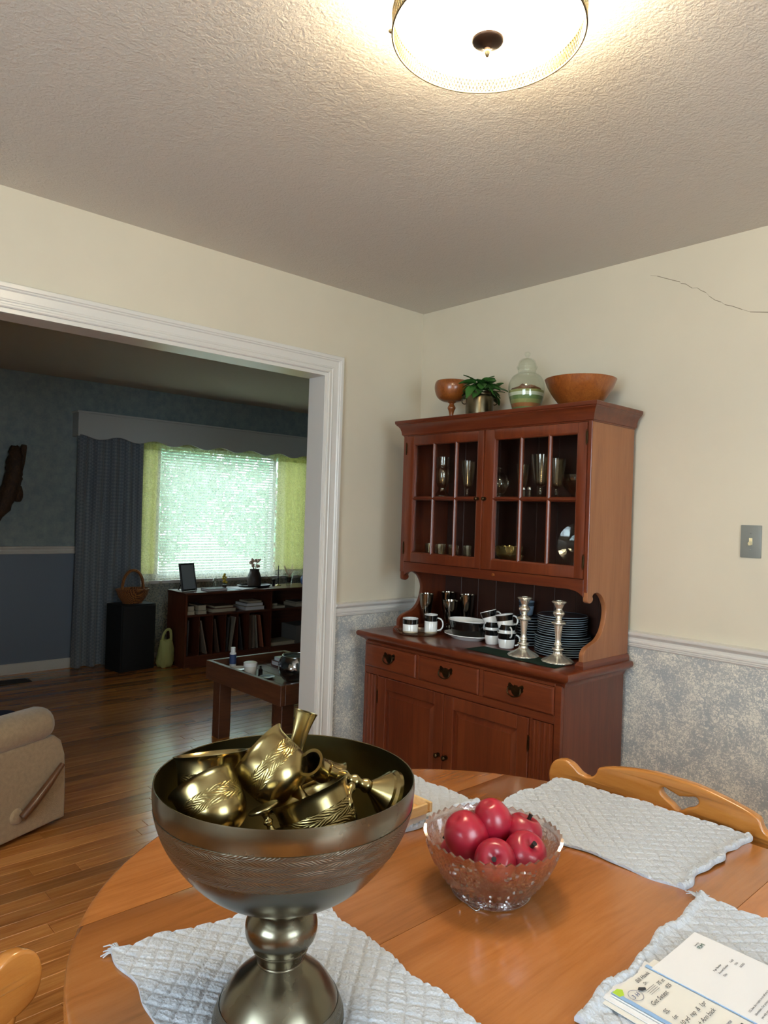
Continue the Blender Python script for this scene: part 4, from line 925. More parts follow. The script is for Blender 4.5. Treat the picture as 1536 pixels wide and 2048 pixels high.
# trumpet-footed piece standing up at the back
ax = Vector((.10, .24, .96)).normalized(); t_ = thing('brass_trumpet', 'flared brass trumpet foot sticking up at the back of the bowl', 'ornament', (1.866, -2.086, 1.110), rot=ax.to_track_quat('Z', 'Y').to_euler()); W = WM[t_.name]
xr = Vector((.676, .737, 0)); xr = (xr-ax*xr.dot(ax)).normalized(); yr = ax.cross(xr); WF = Matrix((xr, yr, ax)).transposed().to_4x4(); WF.translation = (1.870, -2.081, 1.112)
obj('flare', lt(cr([(.0095, -.062), (.0100, -.040), (.0115, -.020), (.0145, -.004), (.0158, 0)], 5)+[(.0148, 0), (.0102, -.020), (.0088, -.040), (.0085, -.062)], 40, WF @ Matrix.Diagonal((1, .35, 1, 1))), 'brass_old', t_, 50)
obj('knob', lt([(0, -.050)]+cr([(.010, -.051), (.016, -.060), (.016, -.068), (.009, -.076), (.007, -.086), (.010, -.09)], 4)+[(0, -.09)], 28, W), 'brass_old', t_, 50)
b = tb(cr([(1.985, -2.095, 1.052), (1.995, -2.108, 1.046), (2.004, -2.116, 1.038), (2.010, -2.120, 1.026)], 4), [.004, .005, .006, .004, .0035, .004, .005, .0065, .006, .004, .004, .0055, .004], 10)
o = obj('brass_spigot', b, 'brass_old', None, 60, (2.0, -2.11, 1.04)); tag(o, 'short knobbed brass spindle beside the front right goblet', 'spindle')

# ------------------------------------------------------------------ crystal bowl with red apples
KX, KY = 1.879, -1.684; M_ = T(KX, KY, TZ+.0005)
def crystal_fn(r, z, a, k):
    if k < NO:   # outer face: hobnails low down, fans above, saw-tooth rim
        n = 40
        if z < .042 and z > .006: r += .0042*max(0, math.sin(n*a+(k % 4 >= 2)*PI))*max(0, math.sin(k*1.6))+.0008
        elif .042 <= z < .088:
            s = a*7/(2*PI); f = s-math.floor(s)-.5; hgt = (z-.042)/.046
            d_ = math.sqrt((f*2.0)**2+(hgt-.45)**2*1.3)
            r += .0030*(math.cos(24*math.atan2(f*2, hgt+.15)) > 0)*(d_ < .55)+.0012*math.sin(60*a+z*900)*(d_ >= .55)
    if z > .092: 
        tt = abs(((a*44/(2*PI)) % 1)-.5)*2; z = z-.005*tt*((z-.092)/.010); r += .001*(1-tt)
    return (r, z)
outc = cr([(.066, 0), (.068, .003), (.064, .007), (.074, .018), (.087, .034), (.099, .054), (.108, .074), (.114, .092), (.117, .102)], 6); NO = len(outc)+1
inc = [(r-.0045, max(z, .009)) for r, z in outc[::-1]]
cb = thing('crystal_bowl', 'cut crystal bowl with saw-tooth rim holding red apples', 'bowl', (KX, KY, TZ))
obj('cut_glass', lt([(0, .002)]+outc+inc+[(0, .009)], 176, M_, crystal_fn), 'crystal', cb, 25)
def apple(c, axis, r, label, stretch=1.0, stem=True):
    q = Vector(axis).normalized().to_track_quat('Z', 'Y').to_euler(); t_ = thing('wooden_apple', label, 'apple', c, rot=q, group='red apples in the crystal bowl'); W = WM[t_.name]
    pr = []
    for k in range(25):
        th = PI*k/24; rr = r*(math.sin(th)**.9)*(1.0+.05*math.cos(th)); zz = r*stretch*(math.cos(th)*.97)
        if th < .62: zz -= r*.34*(1-th/.62)**1.6*1.0
        if th > PI-.4: zz += r*.14*(1-(PI-th)/.4)**1.5
        pr.append((rr if 0 < k < 24 else 0, zz))
    obj('flesh', lt(pr, 40, W, lambda r_, z_, a, k: (r_*(1+.012*math.cos(5*a)*(z_ < 0)), z_)), 'apple_skin', t_, 179)
    if stem: obj('stalk', lt([(0, r*.50), (.0032, r*.50), (.0036, r*1.02), (.0042, r*1.04), (0, r*1.04)], 10, W @ Matrix.Rotation(.12, 4, 'X')), 'stem_black', t_, 40)
apple((1.850, -1.718, .838), (.15, .55, -.8), .0375, 'largest red apple, smooth end up at the left of the crystal bowl', 1.16)
apple((1.866, -1.668, .853), (.05, .35, -.9), .0345, 'tallest red apple, smooth end up at the top of the pile', 1.2)
apple((1.905, -1.634, .838), (.15, .3, .94), .033, 'red apple at the back right, stalk pointing up')
apple((1.935, -1.668, .823), (.55, -.15, .82), .0355, 'red apple at the right rim, stalk tilted right')
apple((1.915, -1.721, .820), (.45, -.66, .56), .034, 'red apple at the front, stalk facing the camera')
apple((1.822, -1.706, .800), (-.8, -.2, .55), .031, 'red apple low at the left, mostly hidden, stalk outward')
apple((1.870, -1.665, .787), (.2, .2, .9), .031, 'red apple at the bottom of the crystal bowl')

# ------------------------------------------------------------------ paper clip
a = Vector((1.8785, -1.7435, TZ+.0012)); d_ = Vector((.025, -.0058, 0)); n_ = Vector((.0058, .025, 0)).normalized()*.0045
b = tb(cr([a+n_, a+d_+n_, a+d_*1.1, a+d_-n_, a-n_*1.0, a-d_*.08-n_*.1, a+n_*.55, a+d_*.8+n_*.5], 4), .0009, 6)
o = obj('paper_clip', b, 'steel', None, 60, tuple(a)); tag(o, 'silver paper clip lying in front of the crystal bowl', 'clip')
# ------------------------------------------------------------------ letter, notepad and loose sheets
def sheet(name, o, u, v, w, l, z, t, mat, label, cat, corner=0.0, parent=None):
    """o = corner, u = unit width direction, v = unit length direction"""
    U, V = Vector(u).normalized(), Vector(v).normalized(); O = Vector((o[0], o[1], 0))
    n = 14; b = B(); top = []; 
    def bend(a, c): return .0025*(a/w-.5)**2*1.2+.0015*math.sin(3*c/l)
    b = grid(n, n, lambda a, c: tuple(O+U*(a*w)+V*(c*l)+Vector((0, 0, z+t+bend(a*w, c*l)))))
    bmesh.ops.recalc_face_normals(b, faces=b.faces); bmesh.ops.solidify(b, geom=b.faces[:], thickness=t)
    th = thing(name, label, cat, (o[0], o[1], z)); obj('page', b, mat, th)
    th['_'] = 0; del th['_']
    def place(me, a, c, flip=False, lift=.0012):
        # text x axis runs along U, y axis along -V
        R = Matrix((U, -V, Vector((0, 0, 1)))).transposed().to_4x4()
        Z = z+t+bend(a, c)+lift
        me.transform(Matrix.Translation(O+U*a+V*c+Vector((0, 0, Z))) @ R); return me
    return th, place
LU = Vector((-.006+.006, .115, 0)); 
# letter: its top edge lies to the left, text baselines run away from the camera
lo_, lu, lv = (2.170, -1.690), (.0, 1.0, 0), (1.0, -.02, 0)
zp = TZ+.0052
for k, (ox, oy, ww, mt, lb) in enumerate(((2.146, -1.800, .118, 'paper_warm', 'cream loose sheet at the bottom of the paper pile'), (2.150, -1.792, .118, 'paper', 'white loose sheet in the middle of the paper pile'))):
    sheet('loose_sheet', (ox, oy), (.05-.03*k, 1, 0), (1, -.05+.03*k, 0), ww, .24, zp+k*.0014, .0008, mt, lb, 'paper')
th, pl_ = sheet('notepad', (2.160, -1.782), (.01, 1, 0), (1, -.02, 0), .118, .24, zp+.0030, .0022, 'paper_warm', 'handwritten notepad with blue borders beside the letter', 'notepad')
def flat(pts): return curve_mesh([pts], .00008)
for x0, x1 in ((.0, .007), (.090, .097)):
    obj('blue_border', join([pl_(flat([(0, -.0236), (x1-x0, -.0236), (x1-x0, 0), (0, 0)]), x0, .0235*k, lift=.0014) for k in range(10)]), 'pad_blue', th)
obj('leaf_print', pl_(flat([(.002, -.001), (.014, -.001), (.018, -.007), (.010, -.014), (.002, -.012)]), 0, 0, lift=.0015), 'print_green', th)
hand = [('Bill Hawk', .0085, .048, .013), ('Dr.', .006, .052, .021), ('75 at', .008, .066, .034), ('925', .008, .068, .045), ('Get Setest', .0095, .020, .050), ('SS,', .009, .018, .068), ('1st', .008, .016, .080), ('10 yd  rep  &  1pr', .009, .014, .092), ('Tom + Ann back', .0092, .012, .106)]
obj('handwriting', join([pl_(text_mesh(s, sz, .35), a, c, lift=.0016) for s, sz, a, c in hand]), 'ink', th)
ring_ = [(.022+.011*math.cos(t), -.024+.010*math.sin(t)) for t in [2*PI*i/28 for i in range(28)]]; ring2 = [(.022+.0105*math.cos(t), -.024+.0095*math.sin(t)) for t in [2*PI*i/28 for i in range(28)]]
obj('circled_note', join([pl_(curve_mesh([ring_, ring2], .00008), 0, 0, lift=.0016), pl_(text_mesh('3 H', .0095, .3), .0135, .0275, lift=.0016)]), 'ink_blue', th)
obj('printed_lines', join([pl_(flat([(.040, -.028-k*.0028), (.062, -.028-k*.0028), (.062, -.0284-k*.0028), (.040, -.0284-k*.0028)]), 0, 0, lift=.0016) for k in range(4)]+[pl_(flat([(.034, -.020), (.040, -.018), (.047, -.024), (.044, -.027), (.037, -.025)]), 0, 0, lift=.0016)]), 'ink', th)
bt = [(-.009, 0), (-.009, -.030), (-.006, -.034), (.006, -.034), (.009, -.030), (.009, 0), (.006, .004), (-.006, .004)]
obj('bottle_print', pl_(flat([(x+.072, y-.150) for x, y in bt]), 0, 0, lift=.0017), 'print_green', th)
obj('bottle_highlight', pl_(flat([(x*.55+.074, y*.8-.152) for x, y in bt]), 0, 0, lift=.0019), 'print_lime', th)
obj('bottle_cap_print', pl_(flat([(.066, -.147), (.079, -.147), (.079, -.136), (.066, -.136)]), 0, 0, lift=.0018), 'ink', th)
obj('side_note', join([pl_(text_mesh('at home', .007, .3), .048, .128, lift=.0016), pl_(text_mesh('Ann 2', .007, .3), .040, .150, lift=.0016)]), 'ink_blue', th)
th, pl_ = sheet('letter', lo_, lu, lv, .137, .30, zp+.0062, .0006, 'paper', 'white printed letter lying on top of the notepad', 'letter')
obj('letterhead', pl_(text_mesh('FDMI', .0085, 0, space=.85), .098, .026), 'ink_green', th)
obj('letterhead_line', pl_(text_mesh('Insured by', .0030), .100, .0175), 'ink', th)
lines = [('Page Number', .0042, .062, .062), ('Account Number', .0042, .062, .069), ('Date', .0042, .062, .076), ('1 of 8', .0042, .100, .069), ('5556', .0042, .100, .076), ('03/2023', .0042, .100, .083)]
bodyt = ['U.S. laws also require us to tell you how we collect,', 'information. Our privacy policy has not changed and', 'you with respect to your personal information.', 'will mail you a free copy upon request if you call', 'us at (555) 555-5553.', 'If you regularly receive invoices and bills call 555-555-5533', 'or at the office desk.']
lines += [(s, .0042, .012, .128+k*.0075) for k, s in enumerate(bodyt)]
obj('printed_text', join([pl_(text_mesh(s, sz), a, c) for s, sz, a, c in lines]), 'ink', th)
obj('ruled_line', pl_(flat([(.006, -.186), (.130, -.186), (.130, -.1866), (.006, -.1866)]), 0, 0), 'ink', th)

# ------------------------------------------------------------------ dining chairs
def chair(label, loc, rz):
    """origin on the floor below the crest, sitter faces local -Y"""
    t_ = thing('dining_chair', label, 'chair', loc, rz, group='maple dining chairs'); W = WM[t_.name]
    half = [(0, .803), (.05, .8025), (.10, .796), (.15, .787), (.184, .777), (.190, .765), (.196, .755), (.207, .748), (.222, .748), (.236, .754), (.250, .766), (.268, .774), (.286, .774), (.302, .765), (.312, .748), (.315, .728), (.310, .706), (.296, .692), (.27, .684), (.22, .678), (.14, .672), (0, .668)]
    half = cr([(x, z) for x, z in half], 2)
    out = [(x, z) for x, z in half]+[(-x, z) for x, z in half[-2:0:-1]]
    ht = [(0, .765), (.010, .768), (.022, .771), (.036, .775), (.043, .770), (.042, .761), (.032, .752), (.018, .745), (.009, .738), (0, .734)]
    ht = cr(ht, 3); heart = [(x+.012, z) for x, z in ht]+[(-x+.012, z) for x, z in ht[-2:0:-1]]
    me = curve_mesh([out, heart], .011, .005, 3)
    bm = B(); bm.from_mesh(me); bpy.data.meshes.remove(me); bmesh.ops.triangulate(bm, faces=[f for f in bm.faces if len(f.verts) > 4])
    bmesh.ops.subdivide_edges(bm, edges=[e for e in bm.edges if e.calc_length() > .06], cuts=3, use_grid_fill=False)
    for v in bm.verts:
        x, zz, d = v.co.x, v.co.y, v.co.z; v.co = W @ Vector((x, d-.30*x*x, zz))
    obj('crest_rail', bm, 'chair_maple', t_, 50)
    for k in range(5):
        x = (k-2)*.095; obj('spindle', tb(cr([W @ Vector((x*.75, -.04, .44)), W @ Vector((x*.9, -.02, .56)), W @ Vector((x, -.30*x*x, .68))], 3), [.008, .009, .010, .010, .009, .008, .007], 10), 'chair_maple', t_, 60)
    for s in (-1, 1): obj('back_post', tb(cr([W @ Vector((s*.19, -.05, .44)), W @ Vector((s*.23, -.035, .56)), W @ Vector((s*.275, -.30*.075, .69))], 3), [.012, .014, .015, .014, .013, .012, .011], 10), 'chair_maple', t_, 60)
    seat = cr([(0, -.02), (.14, -.025), (.205, -.06), (.225, -.16), (.225, -.34), (.20, -.42), (.12, -.445), (0, -.45)], 4); so = [(x, y) for x, y in seat]+[(-x, y) for x, y in seat[-2:0:-1]]
    me = curve_mesh([so], .018, .008, 3); me.transform(W @ T(0, 0, .435)); obj('seat', me, 'chair_maple', t_, 50)
    for s in (-1, 1):
        for y0, y1 in ((-.09, -.03), (-.36, -.43)): obj('leg', tb(cr([W @ Vector((s*.15, y0, .425)), W @ Vector((s*.165, (y0+y1)/2, .25)), W @ Vector((s*.185, y1, .0))], 4), [.014, .016, .019, .020, .021, .019, .016, .014, .012], 12), 'chair_maple', t_, 60)
        obj('stretcher', tb([W @ Vector((s*.172, -.06, .19)), W @ Vector((s*.172, -.22, .19)), W @ Vector((s*.172, -.395, .19))], [.008, .013, .008], 10), 'chair_maple', t_, 60)
    obj('stretcher', tb([W @ Vector((-.172, -.22, .19)), W @ Vector((0, -.22, .19)), W @ Vector((.172, -.22, .19))], [.008, .012, .008], 10), 'chair_maple', t_, 60)
    return t_
chair('maple dining chair with a cutout crest rail beyond the table, by the blue wallpaper', (1.905, -1.052, 0), 0.0)
chair('maple dining chair at the lower left, only its rounded crest end in view', (1.695, -2.625, 0), math.atan2(.4, .9)+PI/2)
# ------------------------------------------------------------------ living room: window dressing
b = B(); XV = XF+.13
pts = [(-.535, 1.965), (-.535, 2.150), (2.45, 2.150), (2.45, 1.965)]
n = 9; L = 2.45+.535; bot = []
for i in range(n*12+1):
    y = 2.45-L*i/(n*12); ph = (i % 12)/12; bot.append((y, 1.968-.034*(.5-.5*math.cos(2*PI*ph))+.0))
me = curve_mesh([[(-.535, 2.150), (2.45, 2.150)]+bot], .009, .002, 1); me.transform(T(XV, 0, 0) @ R_)
va = thing('window_valance', 'pale scalloped cornice board above the living room window', 'valance', (XF+.06, .95, 2.0))
obj('front_board', me, 'valance_paint', va, 30)
for yy in (-.540, 2.455): obj('end_board', bx((XF, XV+.009), (yy-.009, yy+.009), (1.955, 2.152), .002, 1), 'valance_paint', va)
obj('top_board', bx((XF, XV+.02), (-.56, 2.475), (2.150, 2.166), .004, 2), 'valance_paint', va, 40)
def drape(y0, y1, z0, z1, x, amp, folds, seed, gather=.0):
    rg = random.Random(seed); ph = rg.uniform(0, 6)
    def f(u, v):
        y = y0+(y1-y0)*u; z = z0+(z1-z0)*v
        w = math.sin(2*PI*folds*u+ph+.5*math.sin(3*v+u*4)); w = math.copysign(abs(w)**.7, w)
        return (x+amp*w*(1-.35*v)+.008*math.sin(7*u+5*v), y+gather*math.sin(2*v), z)
    return grid(130, 26, f)
b = drape(-.515, .045, .006, 2.02, XF+.065, .040, 4.4, 2); o = obj('drape', b, 'drape_cloth', None, 179, (XF+.06, -.24, 0)); tag(o, 'blue-grey pleated drape left of the living room window', 'curtain')
b = drape(1.98, 2.43, .006, 2.02, XF+.065, .040, 4.4, 5); o = obj('drape', b, 'drape_cloth', None, 179, (XF+.06, 2.15, 0)); tag(o, 'blue-grey pleated drape right of the window, behind the door casing', 'curtain')
lc = thing('lace_curtain', 'cream lace curtain drawn across the living room window', 'curtain', (XF+.03, .95, 0))
obj('lace_panel', drape(.02, 1.95, .05, 1.90, XF+.022, .013, 15, 8), 'lace_cream', lc, 179)
obj('lace_heading', drape(.02, 1.95, 1.90, 1.985, XF+.022, .013, 15, 8), 'lace_heading', lc, 179)
bl = thing('venetian_blind', 'white horizontal blind behind the lace curtain', 'blind', (XF-.035, .9, WZ1))
sm = bpy.data.meshes.new('slat'); _b = bx((-.0006, .0006), (-.625, .625), (-.0125, .0125)); _b.to_mesh(sm); _b.free(); sm.materials.append(MAT['slat_white'])
for i in range(46):
    o = bpy.data.objects.new('slat', sm); COL.objects.link(o); o.parent = bl; o.location = (0, 0, -.06-i*.0262); o.rotation_euler = (0, -.85, 0)
obj('head_rail', bx((XF-.055, XF-.015), (.27, 1.53), (WZ1-.04, WZ1-.005), .003, 1), 'slat_white', bl)
obj('bottom_rail', bx((XF-.048, XF-.022), (.275, 1.525), (.715, .728), .003, 1), 'slat_white', bl)
for yy in (.5, .9, 1.3): obj('ladder_cord', bx((XF-.0215, XF-.0205), (yy-.001, yy+.001), (.72, WZ1-.02)), 'slat_white', bl)
for y0, y1, lb in ((.065, .238, 'narrow yellow roller shade left of the blind'), (1.56, 1.93, 'yellow roller shade right of the blind')):
    t_ = thing('roller_shade', lb, 'shade', (XF-.04, (y0+y1)/2, WZ1), group='yellow roller shades'); 
    obj('shade_cloth', bx((XF-.041, XF-.040), (y0, y1), (.76, WZ1-.02)), 'shade_yellow', t_)
    obj('roller', tb([(XF-.04, y0, WZ1-.02), (XF-.04, y1, WZ1-.02)], .014, 14), 'slat_white', t_, 50); obj('hem_bar', bx((XF-.046, XF-.035), (y0, y1), (.75, .766), .002, 1), 'slat_white', t_)

# driftwood on the wall
pts = cr([(XF+.03, -1.30, 1.12), (XF+.05, -1.20, 1.20), (XF+.06, -1.12, 1.29), (XF+.07, -1.05, 1.42), (XF+.075, -1.02, 1.55), (XF+.07, -1.005, 1.68), (XF+.06, -1.00, 1.78), (XF+.05, -.995, 1.83)], 4)
rs = [.025, .027, .03, .034, .038, .042, .045, .046, .050, .056, .060, .062, .062, .063, .064, .063, .062, .062, .060, .06, .06, .058, .054, .05, .046, .042, .036, .028, .02]
b = tb(pts, rs[:len(pts)], 14); rg = random.Random(5)
for v in b.verts: v.co += Vector((rg.uniform(-.3, .3), rg.uniform(-1, 1), rg.uniform(-1, 1)))*.009
tube(b, cr([(XF+.06, -.985, 1.62), (XF+.06, -.955, 1.70), (XF+.055, -.945, 1.78), (XF+.05, -.935, 1.845)], 3), [.04, .036, .03, .027, .026, .026, .027, .026, .025, .02], 10)
tube(b, cr([(XF+.06, -.99, 1.50), (XF+.07, -.975, 1.44), (XF+.065, -.972, 1.39)], 3), [.045, .045, .044, .04, .036, .03, .02], 10)
o = obj('driftwood', b, 'drift', None, 60, (XF, -1.05, 1.5)); tag(o, 'gnarled dark driftwood hanging on the blue wall', 'driftwood')
# floor vent
t_ = thing('floor_vent', 'dark metal floor vent in the boards near the far wall', 'vent', (-3.30, -1.05, 0))
obj('vent_frame', box(box(box(bx((-3.370, -3.355), (-1.22, -.905), (0, .005), .001, 1), (-3.245, -3.230), (-1.22, -.905), (0, .005), .001, 1), (-3.355, -3.245), (-1.22, -1.205), (0, .005)), (-3.355, -3.245), (-.92, -.905), (0, .005)), 'vent_brown', t_)
for i in range(9): obj('louvre', bx((-3.352+i*.0125, -3.346+i*.0125), (-1.205, -.92), (.0005, .004)), 'vent_brown', t_)

# ------------------------------------------------------------------ black speaker, basket, bag
a_ = math.atan2(.314, -.043)-PI/2
sp = thing('floor_speaker', 'tall black loudspeaker cabinet beside the drape', 'speaker', (-3.275, -.115, 0), a_); W = WM[sp.name]
b = B(); box(b, (-.125, .115), (-.16, .16), (0, .556), .006, 2, W); obj('cabinet', b, 'speaker_black', sp, 40)
b = B(); box(b, (.115, .127), (-.152, .152), (.03, .545), .004, 2, W); obj('grille', b, 'speaker_black', sp, 40)
bk = thing('wicker_basket', 'brown wicker basket with a hoop handle on the black speaker', 'basket', (-3.28, -.11, .556), a_); W = WM[bk.name]; OV = W @ Matrix.Diagonal((.72, 1, 1, 1))
def weave(r, z, a, k): return (r*(1+.02*math.sin(14*a)*(1 if k % 2 else -1)), z)
pr = [(.085+.055*math.sin(PI/2*k/9)*1.0, .006+.112*k/9) for k in range(10)]
obj('basket_body', lt([(0, 0), (.085, 0)]+pr+[(r-.008, z) for r, z in pr[::-1]]+[(0, .012)], 42, OV, weave), 'wicker', bk, 60)
obj('basket_rim', tb([OV @ Vector((.142*math.cos(a), .142*math.sin(a), .119)) for a in [2*PI*i/40 for i in range(40)]], .008, 8, closed=True), 'wicker', bk, 60)
obj('handle', tb([W @ Vector((0, .100*math.cos(a), .095+.185*math.sin(a)**.8)) for a in [PI*i/20 for i in range(21)]], .013, 10), 'wicker', bk, 60)
bg = thing('plastic_bag', 'yellowish plastic shopping bag slumped beside the bookcase', 'bag', (-3.16, .150, 0)); rg = random.Random(9)
def bagf(r, z, a, k): return (r*(1+.10*math.sin(3*a+k*.8)+.07*math.sin(7*a+1.7*k)+.04*math.sin(13*a)), z+.006*math.sin(4*a+k))
obj('bag_body', lt([(0, .003), (.055, .005), (.075, .04), (.072, .09), (.066, .15), (.058, .20), (.052, .235), (.050, .235), (.055, .15), (.06, .05), (0, .01)], 40, T(-3.16, .150, 0) @ Matrix.Diagonal((.75, 1, 1, 1)), bagf), 'bag_plastic', bg, 60)
obj('bag_handle', tb(cr([(-3.16, .115, .22), (-3.155, .128, .29), (-3.15, .155, .325), (-3.15, .185, .31), (-3.155, .195, .22)], 4), .012, 8, flat=.35), 'bag_plastic', bg, 60)

# ------------------------------------------------------------------ low bookcase under the window
X0, X1, Y0, Y1, ZT = -3.34, -3.0, .242, 2.02, .650
bc = thing('bookcase', 'long low walnut bookcase with record slots under the window', 'bookcase', (-3.17, 1.13, 0))
obj('top', bx((X0-.005, X1+.005), (Y0-.005, Y1+.005), (ZT-.020, ZT), .002, 1), 'walnut', bc)
for yy, nm_ in ((Y0+.009, 'side_panel'), (1.115, 'divider'), (Y1-.009, 'side_panel')): obj(nm_, bx((X0, X1), (yy-.009, yy+.009), (0, ZT-.020)), 'walnut_z', bc)
for z0 in (.085, .440):
    for ya, yb in ((Y0+.018, 1.106), (1.124, Y1-.018)): obj('shelf', bx((X0+.006, X1-.002), (ya, yb), (z0, z0+.016), .001, 1), 'walnut', bc)
obj('kick_board', bx((X1-.03, X1-.014), (Y0+.018, Y1-.018), (0, .085)), 'walnut', bc)
obj('back_panel', bx((X0, X0+.006), (Y0+.018, Y1-.018), (.085, ZT-.020)), 'walnut', bc)
for yy in (.378, .508, .638, .763, .880): obj('slot_divider', bx((X0+.006, X1-.004), (yy-.004, yy+.004), (.101, .440)), 'walnut_z', bc)
ZS_ = .1012
def record(y, lean, mat, label, h=.305, t=.012):
    b = bx((-.30, 0), (-t/2, t/2), (0, h), .001, 1, T(X1-.012, y, ZS_+.004) @ Matrix.Rotation(lean, 4, 'X')); o = obj('record_album', b, mat, None, None, (X1-.15, y, ZS_)); tag(o, label, 'record', 'records in the bookcase slots')
record(.275, -.02, 'rec_d', 'dark album in the bookcase slot nearest the side panel'); record(.462, .22, 'rec_c', 'pale album leaning in the second record slot'); record(.585, .17, 'rec_b', 'brown album leaning in the third record slot')
record(.662, -.05, 'rec_d', 'dark album upright in the fourth record slot', t=.016); record(.700, -.14, 'rec_a', 'grey album leaning in the fourth record slot'); record(.825, .15, 'rec_d', 'dark album leaning in the fifth record slot')
record(.905, .02, 'rec_b', 'first album right of the last slot divider', t=.022); record(.950, .06, 'rec_c', 'second album right of the last slot divider', t=.016); record(.985, .10, 'rec_a', 'third album right of the last slot divider'); record(1.048, .16, 'rec_e', 'reddish album leaning at the end of the record slots')
def book(x, y, z, t, mat, label, name='book', cat='book', group='books in the bookcase', page='box_cream'):
    o = thing(name, label, cat, ((x[0]+x[1])/2, (y[0]+y[1])/2, z), group=group)
    b = bx(x, y, (z, z+.003)); box(b, x, y, (z+t-.003, z+t)); box(b, (x[0], x[0]+.003), y, (z, z+t)); obj('cover', b, mat, o)
    obj('pages', bx((x[0]+.003, x[1]-.003), (y[0]+.003, y[1]-.003), (z+.003, z+t-.003)), page, o); return o
Z2 = .4565
book((-3.22, -3.03), (.275, .345), Z2, .030, 'box_cream', 'cream book on the upper bookcase shelf beside the side panel'); book((-3.22, -3.03), (.278, .340), Z2+.0305, .045, 'rec_d', 'dark book on top of the cream book in the bookcase')
book((-3.22, -3.03), (.375, .460), Z2, .028, 'box_cream', 'second cream book on the upper bookcase shelf'); book((-3.22, -3.03), (.378, .455), Z2+.0285, .050, 'rec_d', 'dark book on top of the second cream book')
book((-3.26, -3.04), (.52, .76), Z2, .036, 'box_red', 'wide reddish book lying flat on the upper bookcase shelf'); book((-3.25, -3.05), (.55, .74), Z2+.0365, .022, 'rec_b', 'thin brown book on top of the wide reddish one')
book((-3.25, -3.03), (.855, 1.06), Z2, .034, 'box_cream', 'cream book lying flat near the bookcase divider', page='paper'); book((-3.24, -3.04), (.87, 1.05), Z2+.0345, .030, 'box_grey', 'grey book on the cream one near the divider', page='paper'); book((-3.22, -3.05), (.90, 1.04), Z2+.065, .016, 'box_cream', 'thin cream book topmost near the divider')
book((-3.24, -3.04), (1.14, 1.30), Z2, .020, 'box_cream', 'thin cream book just right of the divider'); book((-3.22, -3.05), (1.14, 1.22), Z2+.0205, .026, 'box_grey', 'small grey book right of the divider'); book((-3.24, -3.04), (1.42, 1.58), Z2, .030, 'box_cream', 'cream book toward the door casing on the upper shelf'); book((-3.23, -3.05), (1.43, 1.57), Z2+.0305, .016, 'box_grey', 'thin grey book toward the door casing')
book((-3.26, -3.03), (1.14, 1.42), ZS_, .030, 'box_cream', 'wide cream book on the bottom shelf right of the divider', group='books in the bookcase')
t_ = thing('storage_box', 'grey box with a pale label on the bottom bookcase shelf', 'box', (-3.15, 1.52, ZS_)); obj('carton', bx((-3.28, -3.03), (1.43, 1.66), (ZS_+.001, ZS_+.17), .002, 1), 'box_grey', t_); obj('label_panel', bx((-3.0299, -3.0289), (1.50, 1.62), (ZS_+.07, ZS_+.15)), 'box_cream', t_)
# on top of the bookcase
pf = thing('picture_frame', 'black picture frame leaning back on its strut', 'picture frame', (-3.14, .345, ZT), .25); W = WM[pf.name] @ Matrix.Rotation(-.22, 4, 'Y'); 
b = B()
for y_, z_ in (((-.085, -.070), (0, .245)), ((.070, .085), (0, .245)), ((-.07, .07), (0, .015)), ((-.07, .07), (.230, .245))): box(b, (-.007, .007), y_, z_, .002, 1, W @ T(0, 0, .003))
obj('frame', b, 'frame_black', pf); obj('photograph', bx((-.003, .002), (-.07, .07), (.018, .233), 0, 1, W), 'photo_print', pf)
obj('strut', tb([W @ Vector((-.008, 0, .16)), WM[pf.name] @ Vector((-.12, -.02, .004))], .010, 6, flat=.4), 'frame_black', pf, 40)
book((-3.16, -3.02), (.465, .655), ZT+.0005, .022, 'rec_d', 'dark book lying flat on the bookcase beside the picture frame', group='books on top of the bookcase', page='paper')
for k, (y0, y1, rz, mt, lb) in enumerate(((.70, .93, .0, 'pale_blue', 'open pale magazine on the bookcase'), (.76, .98, .35, 'paper', 'white sheet fanned over the open magazine'))):
    b = bx((-.09, .09), (-(y1-y0)/2, (y1-y0)/2), (0, .003), .0005, 1, T(-3.12, (y0+y1)/2, ZT+.001+k*.0035) @ Matrix.Rotation(rz, 4, 'Z')); o = obj('magazine', b, mt, None, None, (-3.12, (y0+y1)/2, ZT)); tag(o, lb, 'magazine')
vx, vy = -3.20, 1.045
o = obj('serving_tray', lt([(0, 0), (.15, 0), (.165, .010), (.175, .020), (.172, .022), (.150, .006), (0, .005)], 48, T(vx, vy, ZT+.001) @ Matrix.Diagonal((.7, 1, 1, 1))), 'frame_black', None, 40, (vx, vy, ZT)); tag(o, 'dark oval tray under the brown vase', 'tray')
t_ = thing('flower_vase', 'brown ceramic vase with pale flowers before the lace curtain', 'vase', (vx, vy, ZT+.006)); M_ = T(vx, vy, ZT+.0065)
obj('vase_body', lt(ring_shell(cr([(.055, 0), (.062, .01), (.066, .05), (.064, .09), (.050, .13), (.045, .145), (.046, .165)], 4), .004), 32, M_, lambda r, z, a, k: (r*(1+.02*math.sin(9*a+k)), z)), 'vase_brown', t_, 60)
rg = random.Random(2); b = B(); fb = B()
